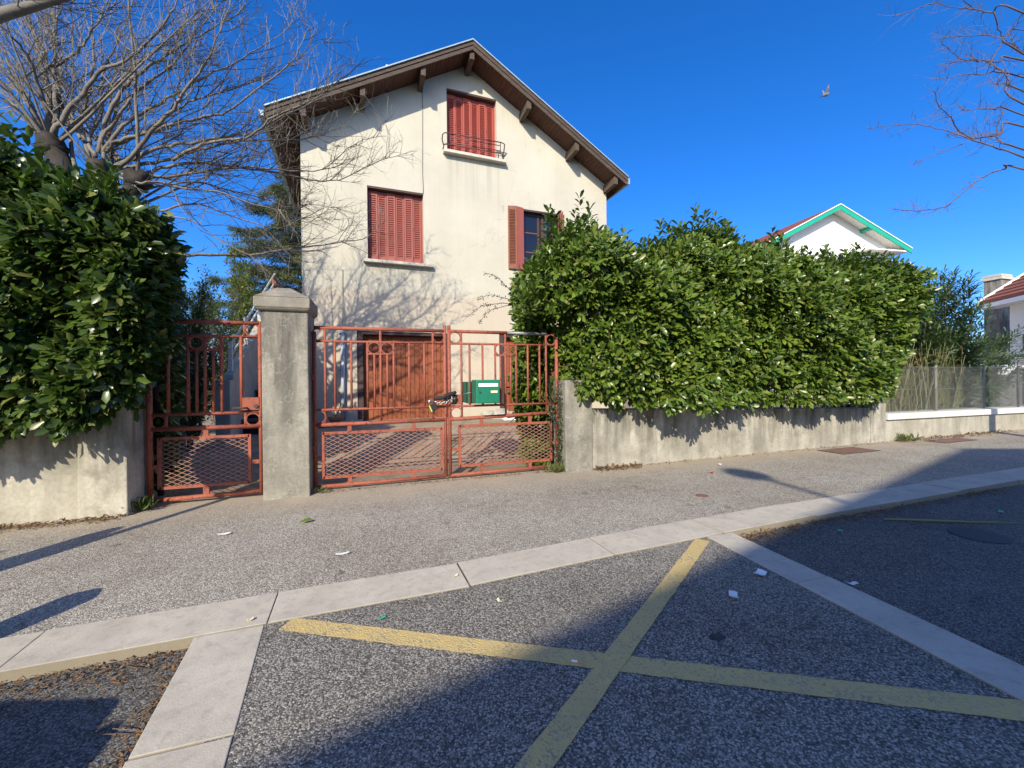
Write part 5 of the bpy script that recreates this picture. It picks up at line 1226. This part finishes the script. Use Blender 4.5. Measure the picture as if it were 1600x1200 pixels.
flat_quad('fallen_leaf', (.594, 2.183), .016, .04, 1.9, 0, 'cream_label', 'small yellow leaf scrap on the sunlit bay above the shadow edge', 'leaf', .01, seed=10)
flat_quad('fallen_leaf', (.415, 2.55), .02, .035, .3, .003, 'cream_label', 'small yellow leaf lying on the kerb joint', 'leaf', .01, seed=11)
flat_quad('fallen_leaf', (-.66, 2.43), .02, .03, .3, .003, 'cream_label', 'small yellow leaf on the kerb above the left paving strip', 'leaf', .01, seed=12)
flat_quad('fallen_leaf', (3.9, 4.2), .03, .06, .3, .0, 'sign_red', 'small red wrapper by the foot of the stained wall', 'litter', .02, seed=13)
flat_quad('paper_scrap', (4.35, 4.55), .04, .07, .3, .0, 'paper', 'white scrap on the pavement beside the lamp shadow', 'litter', .02, seed=14)
gl_ = emp('fallen_leaf', (-.662, 4.005, gz(-.66)), 'large green laurel leaf fallen on the pavement below the tall pillar', 'leaf')
Bm = basis(np.array([[.9, .45, .15]]), np.array([[0, -.3, 1.]])); leaf_mesh('blade', np.array([[-.70, 3.985, gz(-.66)+.012]]), Bm, np.array([.115]), gl_, 'laurel')
cg = emp('cigarette_butt', (.779, 1.6, gz(.78)), 'cigarette butt lying on the yellow cross', 'litter')
MB().tube([(.755, 1.612, gz(.78)+.006), (.775, 1.600, gz(.78)+.006)], .0042, 8).build('paper', 'paper', cg); MB().tube([(.7755, 1.5997, gz(.78)+.006), (.80, 1.585, gz(.78)+.006)], .0044, 8).build('filter', 'orange', cg)
thing(MB().tube([(4.05, 2.43, .01), (4.3, 2.27, .022), (4.6, 2.13, .02), (4.82, 2.06, .012), (4.95, 1.99, .012)], [.008, .010, .009, .007, .003], 6), 'dry_stalk', 'reed', 'long dry pale stalk lying on the shaded road', 'twig')
def cover(name, a, b, mat, label):
    o = emp(name, ((a[0]+b[0])/2, (a[1]+b[1])/2, gz(a[0])), label, 'utility cover')
    MB().hexa([(a[0], a[1], gz(a[0])-.05), (b[0], a[1], gz(b[0])-.05), (b[0], b[1], gz(b[0])-.05), (a[0], b[1], gz(a[0])-.05), (a[0], a[1], gz(a[0])+.000), (b[0], a[1], gz(b[0])+.000), (b[0], b[1], gz(b[0])+.000), (a[0], b[1], gz(a[0])+.000)]).build('frame', 'ironr', o)
    e = .025
    MB().hexa([(a[0]+e, a[1]+e, gz(a[0])-.02), (b[0]-e, a[1]+e, gz(b[0])-.02), (b[0]-e, b[1]-e, gz(b[0])-.02), (a[0]+e, b[1]-e, gz(a[0])-.02), (a[0]+e, a[1]+e, gz(a[0])+.004), (b[0]-e, a[1]+e, gz(b[0])+.004), (b[0]-e, b[1]-e, gz(b[0])+.004), (a[0]+e, b[1]-e, gz(a[0])+.004)]).build('plate', mat, o)
cover('utility_cover', (6.55, 4.45), (7.35, 4.85), 'iron', 'rusty brown rectangular cover in the pavement before the end of the stained wall')
cover('utility_cover', (9.0, 4.50), (9.9, 4.80), 'iron', 'rusty brown cover in the pavement below the white coping')
thing(MB().tube([(3.077, 3.448, gz(3)-.03), (3.077, 3.448, gz(3)+.001)], .06, 18), 'valve_cap', 'iron', 'small round rusty valve cap in the sunlit pavement', 'utility cover')
thing(MB().tube([(4.32, 1.963, gz(4.3)-.1), (4.32, 1.963, gz(4.3)-.046)], .17, 28), 'manhole_cover', 'ironr', 'round dark manhole cover in the shaded road at the right', 'manhole cover')
m = MB().blob((1.46, 1.55, gz(1.4)-.004), .032, 10, 6, .35, (1.2, .8, .12), 5); thing(m, 'tar_blob', 'ironr', 'flattened dark tar blob in the shaded bay', 'tar')

def litter(name, n, area, label, mat='dryleaf', size=.035, z=0.0, twn=0, lump=.02):
    o = emp(name, (*area(.5, .5), 0), label, 'leaf litter'); o['kind'] = 'stuff'
    a = np.array([area(RNG.random(), RNG.beta(1, 2.2)) for _ in range(n)]); zz = np.array([gz(x)+z for x, _ in a])+np.abs(RNG.normal(0, lump, n))+.004
    pos = np.stack([a[:, 0], a[:, 1], zz], 1); d = RNG.normal(0, 1, (n, 3))*np.array([1, 1, .25]); up = RNG.normal(0, .35, (n, 3))+np.array([0, 0, 1])
    q = leaf_mesh('leaf_mass', pos, basis(d, up), size*RNG.uniform(.35, 1.3, n), o, mat); q['kind'] = 'stuff'
    if twn:
        m = MB()
        for i in range(twn):
            x, y = area(RNG.random(), RNG.beta(1, 2.2)); an = RNG.uniform(0, 6.28); l = RNG.uniform(.03, .12)
            m.tube([(x, y, gz(x)+z+.006), (x+math.cos(an)*l, y+math.sin(an)*l, gz(x)+z+.008+RNG.uniform(0, .02))], .0016, 4, False)
        m.build('twig_mass', 'twig', o)['kind'] = 'stuff'
    return o
litter('leaf_litter', 1300, lambda s, t: (-2.6+1.72*s, vf(-2.6+1.72*s)-.01-.33*t), 'brown leaf litter heaped in the gutter under the left kerb', size=.020, z=-.05, twn=60, lump=.007)
litter('leaf_litter', 500, lambda s, t: (-.875-.13*t+.12*(1-s)*.6+.02, 2.33-1.1*s), 'strip of dry leaves along the left paving strip', size=.022, z=-.05, twn=60, lump=.008)
litter('leaf_litter', 700, lambda s, t: (2.62+3.6*s**1.5, vf(2.62+3.6*s**1.5)-.01-.16*t), 'dry leaves and grit under the right kerb in the shade', size=.028, z=-.05, twn=90, lump=.012)
litter('leaf_litter', 260, lambda s, t: (2.68+.7*s, 4.98-.20*t), 'orange brown leaves at the left foot of the stained wall', size=.05, z=.0, twn=30, lump=.014)
litter('leaf_litter', 420, lambda s, t: (2.7+5.6*s, 4.985-.14*t), 'thin line of leaves along the stained wall', size=.03, z=.0, lump=.006, twn=20)
litter('leaf_litter', 520, lambda s, t: (8.5+3.2*s, 4.98-.30*t), 'brown leaves along the foot of the low beige wall', size=.05, z=.0, twn=40, lump=.014)
litter('leaf_litter', 600, lambda s, t: (-3.5+1.15*s, 4.88-.22*t), 'dry leaf dirt at the foot of the left cream wall', size=.034, z=.0, twn=60, lump=.008)
litter('leaf_litter', 500, lambda s, t: (-.7+2.9*s, 5.12-.12*t), 'scattered debris under the driveway gate', size=.024, z=.0, twn=30, lump=.004)
litter('leaf_litter', 170, lambda s, t: (-2.5+10*s, 3.1+1.8*t), 'sparse leaf crumbs over the pavement', size=.016, z=.0, lump=.001)
def tuft(c, n, h, sp, mat, label):
    o = emp('grass_tuft', (*c, gz(c[0])), label, 'grass'); p = np.stack([c[0]+RNG.normal(0, sp, n), c[1]+RNG.normal(0, sp*.6, n), np.full(n, gz(c[0]))], 1)
    d = np.stack([RNG.normal(0, .55, n), RNG.normal(-.15, .45, n), np.ones(n)], 1)
    leaf_mesh('blade_mass', p, basis(d, RNG.normal(0, 1, (n, 3))), h*RNG.uniform(.5, 1.2, n), o, mat, LEAF_V*np.array([1, .16, 1.6]))['kind'] = 'stuff'
tuft((-2.36, 5.02), 150, .15, .07, 'grass', 'green grass tuft at the foot of the left pier')
tuft((2.17, 5.03), 150, .13, .06, 'drygrass', 'yellowing grass tuft at the hinge end of the right gate leaf')
tuft((8.75, 4.93), 90, .14, .12, 'drygrass', 'yellow grass tuft at the foot of the low beige wall')
tuft((-.66, 5.05), 26, .09, .05, 'grass', 'small weed at the foot of the tall pillar by the driveway gate')
# things near the garage
for c, r, lab in (((2.35, 9.35, .42), .16, 'rounded pale stone under the mailbox near the garage wall'), ((2.62, 9.3, .43), .2, 'largest pale stone in the heap by the garage wall'), ((2.9, 9.25, .4), .15, 'upright pale stone at the right end of the heap by the garage wall')):
    thing(MB().blob(c, r, 9, 6, .22, (1.2, .8, .85), int(r*100)), 'stone', 'stone', lab, 'stone')
thing(MB().blob((2.75, 8.9, .36), .17, 10, 7, .25, (1.3, .8, .6), 3), 'plastic_bag', 'paper', 'crumpled white bag in front of the stones by the garage wall', 'bag')
pot = emp('flower_pot', (-.93, 9.3, .34), 'terracotta flower pot below the grey downpipe', 'flower pot')
MB().tube([(-.93, 9.3, .3), (-.93, 9.3, .5)], [.09, .13], 14).tube([(-.93, 9.3, .47), (-.93, 9.3, .53)], .145, 14).build('pot', 'terra', pot)
MB().tube([(-.95, 9.3, .5), (-.86, 9.28, .66), (-.82, 9.28, .82)], .012, 5).tube([(-.93, 9.3, .5), (-.98, 9.3, .7)], .010, 5).build('stick', 'gate', pot)
rb = emp('rubble_heap', (-1.15, 8.9, .3), 'small heap of old timber scraps beside the pillar behind the gate', 'rubble')
for i in range(7):
    a = rr.uniform(-.3, .3); x, y = -1.35+.12*i, 8.9+rr.uniform(-.1, .1); MB().bar((x-.2, y, .34+.015*i), (x+.25, y+a, .38+.015*i), .07, .03).build('timber', random.choice(['reed', 'stone', 'terra', 'concrete']), rb)
# bird
bd = emp('bird', (12.62, 9.0, 9.62), 'small grey bird flying in the blue sky above the hedge', 'bird')
B = Vector((12.62, 9.0, 9.62)); U_ = Vector((.955, -.297, 0)); Z_ = Vector((0, 0, 1)); V_ = Vector((.297, .955, 0))
def bp(x, z, y=0):
    x, z, y = x*.78, z*.78, y*.78; return B+U_*x+Z_*z+V_*y
MB().tube([bp(-.13, -.05), bp(-.07, -.02), bp(0, 0), bp(.06, .02), bp(.10, .05), bp(.13, .06)], [.012, .04, .055, .045, .03, .008], 10).build('body', 'feather', bd, smooth=True)
MB().hexa([bp(-.24, -.10, -.03), bp(-.11, -.045, -.02), bp(-.11, -.045, .02), bp(-.24, -.10, .03), bp(-.24, -.092, -.03), bp(-.11, -.03, -.02), bp(-.11, -.03, .02), bp(-.24, -.092, .03)]).build('tail', 'feather_d', bd)
for s in (-1, 1):
    MB().hexa([bp(-.06, .02, s*.04), bp(.05, .03, s*.04), bp(.03, .17, s*.13), bp(-.03, .17, s*.13), bp(-.06, .03, s*.048), bp(.05, .04, s*.048), bp(.01, .27, s*.15), bp(-.02, .27, s*.15)]).build('wing', 'feather', bd)

# ================================================================ ACROSS THE STREET AND BESIDE THE CAMERA (they cast the shade seen in the picture)
DV = 8.0; PKU, PKZ = 1.63, 8.18; GM = .247; HW = 8.3
ob = emp('facing_house', (PKU, -DV, 0), 'wide low-gabled house across the street, behind the viewer', 'house')
def gr(u): return PKZ-GM*abs(u-PKU)
m = MB(); a, b = PKU-HW+.5, PKU+HW-.5; y0, y1 = -DV-.5, -DV-11
m.add([(a, y0, -.5), (b, y0, -.5), (b, y0, gr(b)-.15), (PKU, y0, PKZ-.15), (a, y0, gr(a)-.15)], [(4, 3, 2, 1, 0)]); m.add([(a, y1, -.5), (b, y1, -.5), (b, y1, gr(b)-.15), (PKU, y1, PKZ-.15), (a, y1, gr(a)-.15)], [(0, 1, 2, 3, 4)])
for x in (a, b): m.add([(x, y0, -.5), (x, y1, -.5), (x, y1, gr(x)-.15), (x, y0, gr(x)-.15)], [(0, 1, 2, 3)])
m.build('wall', 'plaster', ob)
for p, q in ((PKU-HW, PKU), (PKU, PKU+HW)):
    MB().hexa([(p, y1-.5, gr(p)-.15), (q, y1-.5, gr(q)-.15), (q, -DV, gr(q)-.15), (p, -DV, gr(p)-.15), (p, y1-.5, gr(p)), (q, y1-.5, gr(q)), (q, -DV, gr(q)), (p, -DV, gr(p))]).build('roof', 'rooftile', ob)
for x in (-3.5, .2, 3.2, 6.6):
    for z in (1.0, 3.8): w = MB().box((x, y0+.0, z), (x+1.2, y0+.06, z+1.4)).build('window', 'glass', ob); MB().box((x-.06, y0, z-.06), (x+1.26, y0+.09, z-.003)).build('sill', 'sill', w)
LH = Vector((4.25, 4.02, .05))-ld*(6.95/math.sin(SUN_EL))
la = emp('wall_lamp', tuple(LH), 'street lamp on a long bracket fixed to the house across the street', 'street lamp')
MB().blob(LH, .26, 12, 8, 0, (.8, 1.3, .35)).build('lamp_head', 'galv', la, smooth=True)
MB().tube([LH+Vector((0, -.2, 0)), LH+Vector((-.05, -1.0, -.05)), Vector((LH.x-.1, y0+.1, LH.z-.35))], .035, 8).build('arm', 'galv', la)
sg_ = emp('road_sign', (-3.25, 2.55, 0), 'round road sign on a grey pole beside the left kerb, outside the view', 'road sign')
MB().tube([(-3.17, 2.55, -.1), (-3.17, 2.55, 2.35)], .045, 10).build('pole', 'galv', sg_)
sg_d = Vector((math.cos(SUN_AZ), -math.sin(SUN_AZ), 0))
MB().tube([Vector((-3.12, 2.55, 2.08))-Vector((.5, .866, 0))*.05, Vector((-3.12, 2.55, 2.08))-Vector((.5, .866, 0))*.065], .27, 28).build('plate', 'sign_red', sg_)
thing(MB().tube([(-3.28, 2.62, -.1), (-3.28, 2.62, 1.10), (-3.28, 2.62, 1.2)], [.095, .095, .05], 12), 'bollard', 'ironr', 'grey bollard beside the road sign, outside the view', 'bollard')
thing(MB().tube([(-2.10, 2.37, -.1), (-2.10, 2.37, .42), (-2.10, 2.37, .47)], [.11, .11, .05], 14), 'bollard', 'stone', 'short stubby stone bollard added on the left kerb for its shadow, outside the view', 'bollard')  # added, unseen: throws the small shadow on the left pavement
car((-3.66, .03, -.05), math.pi, 'carblue', 'dark blue car parked left of the viewer, outside the view')
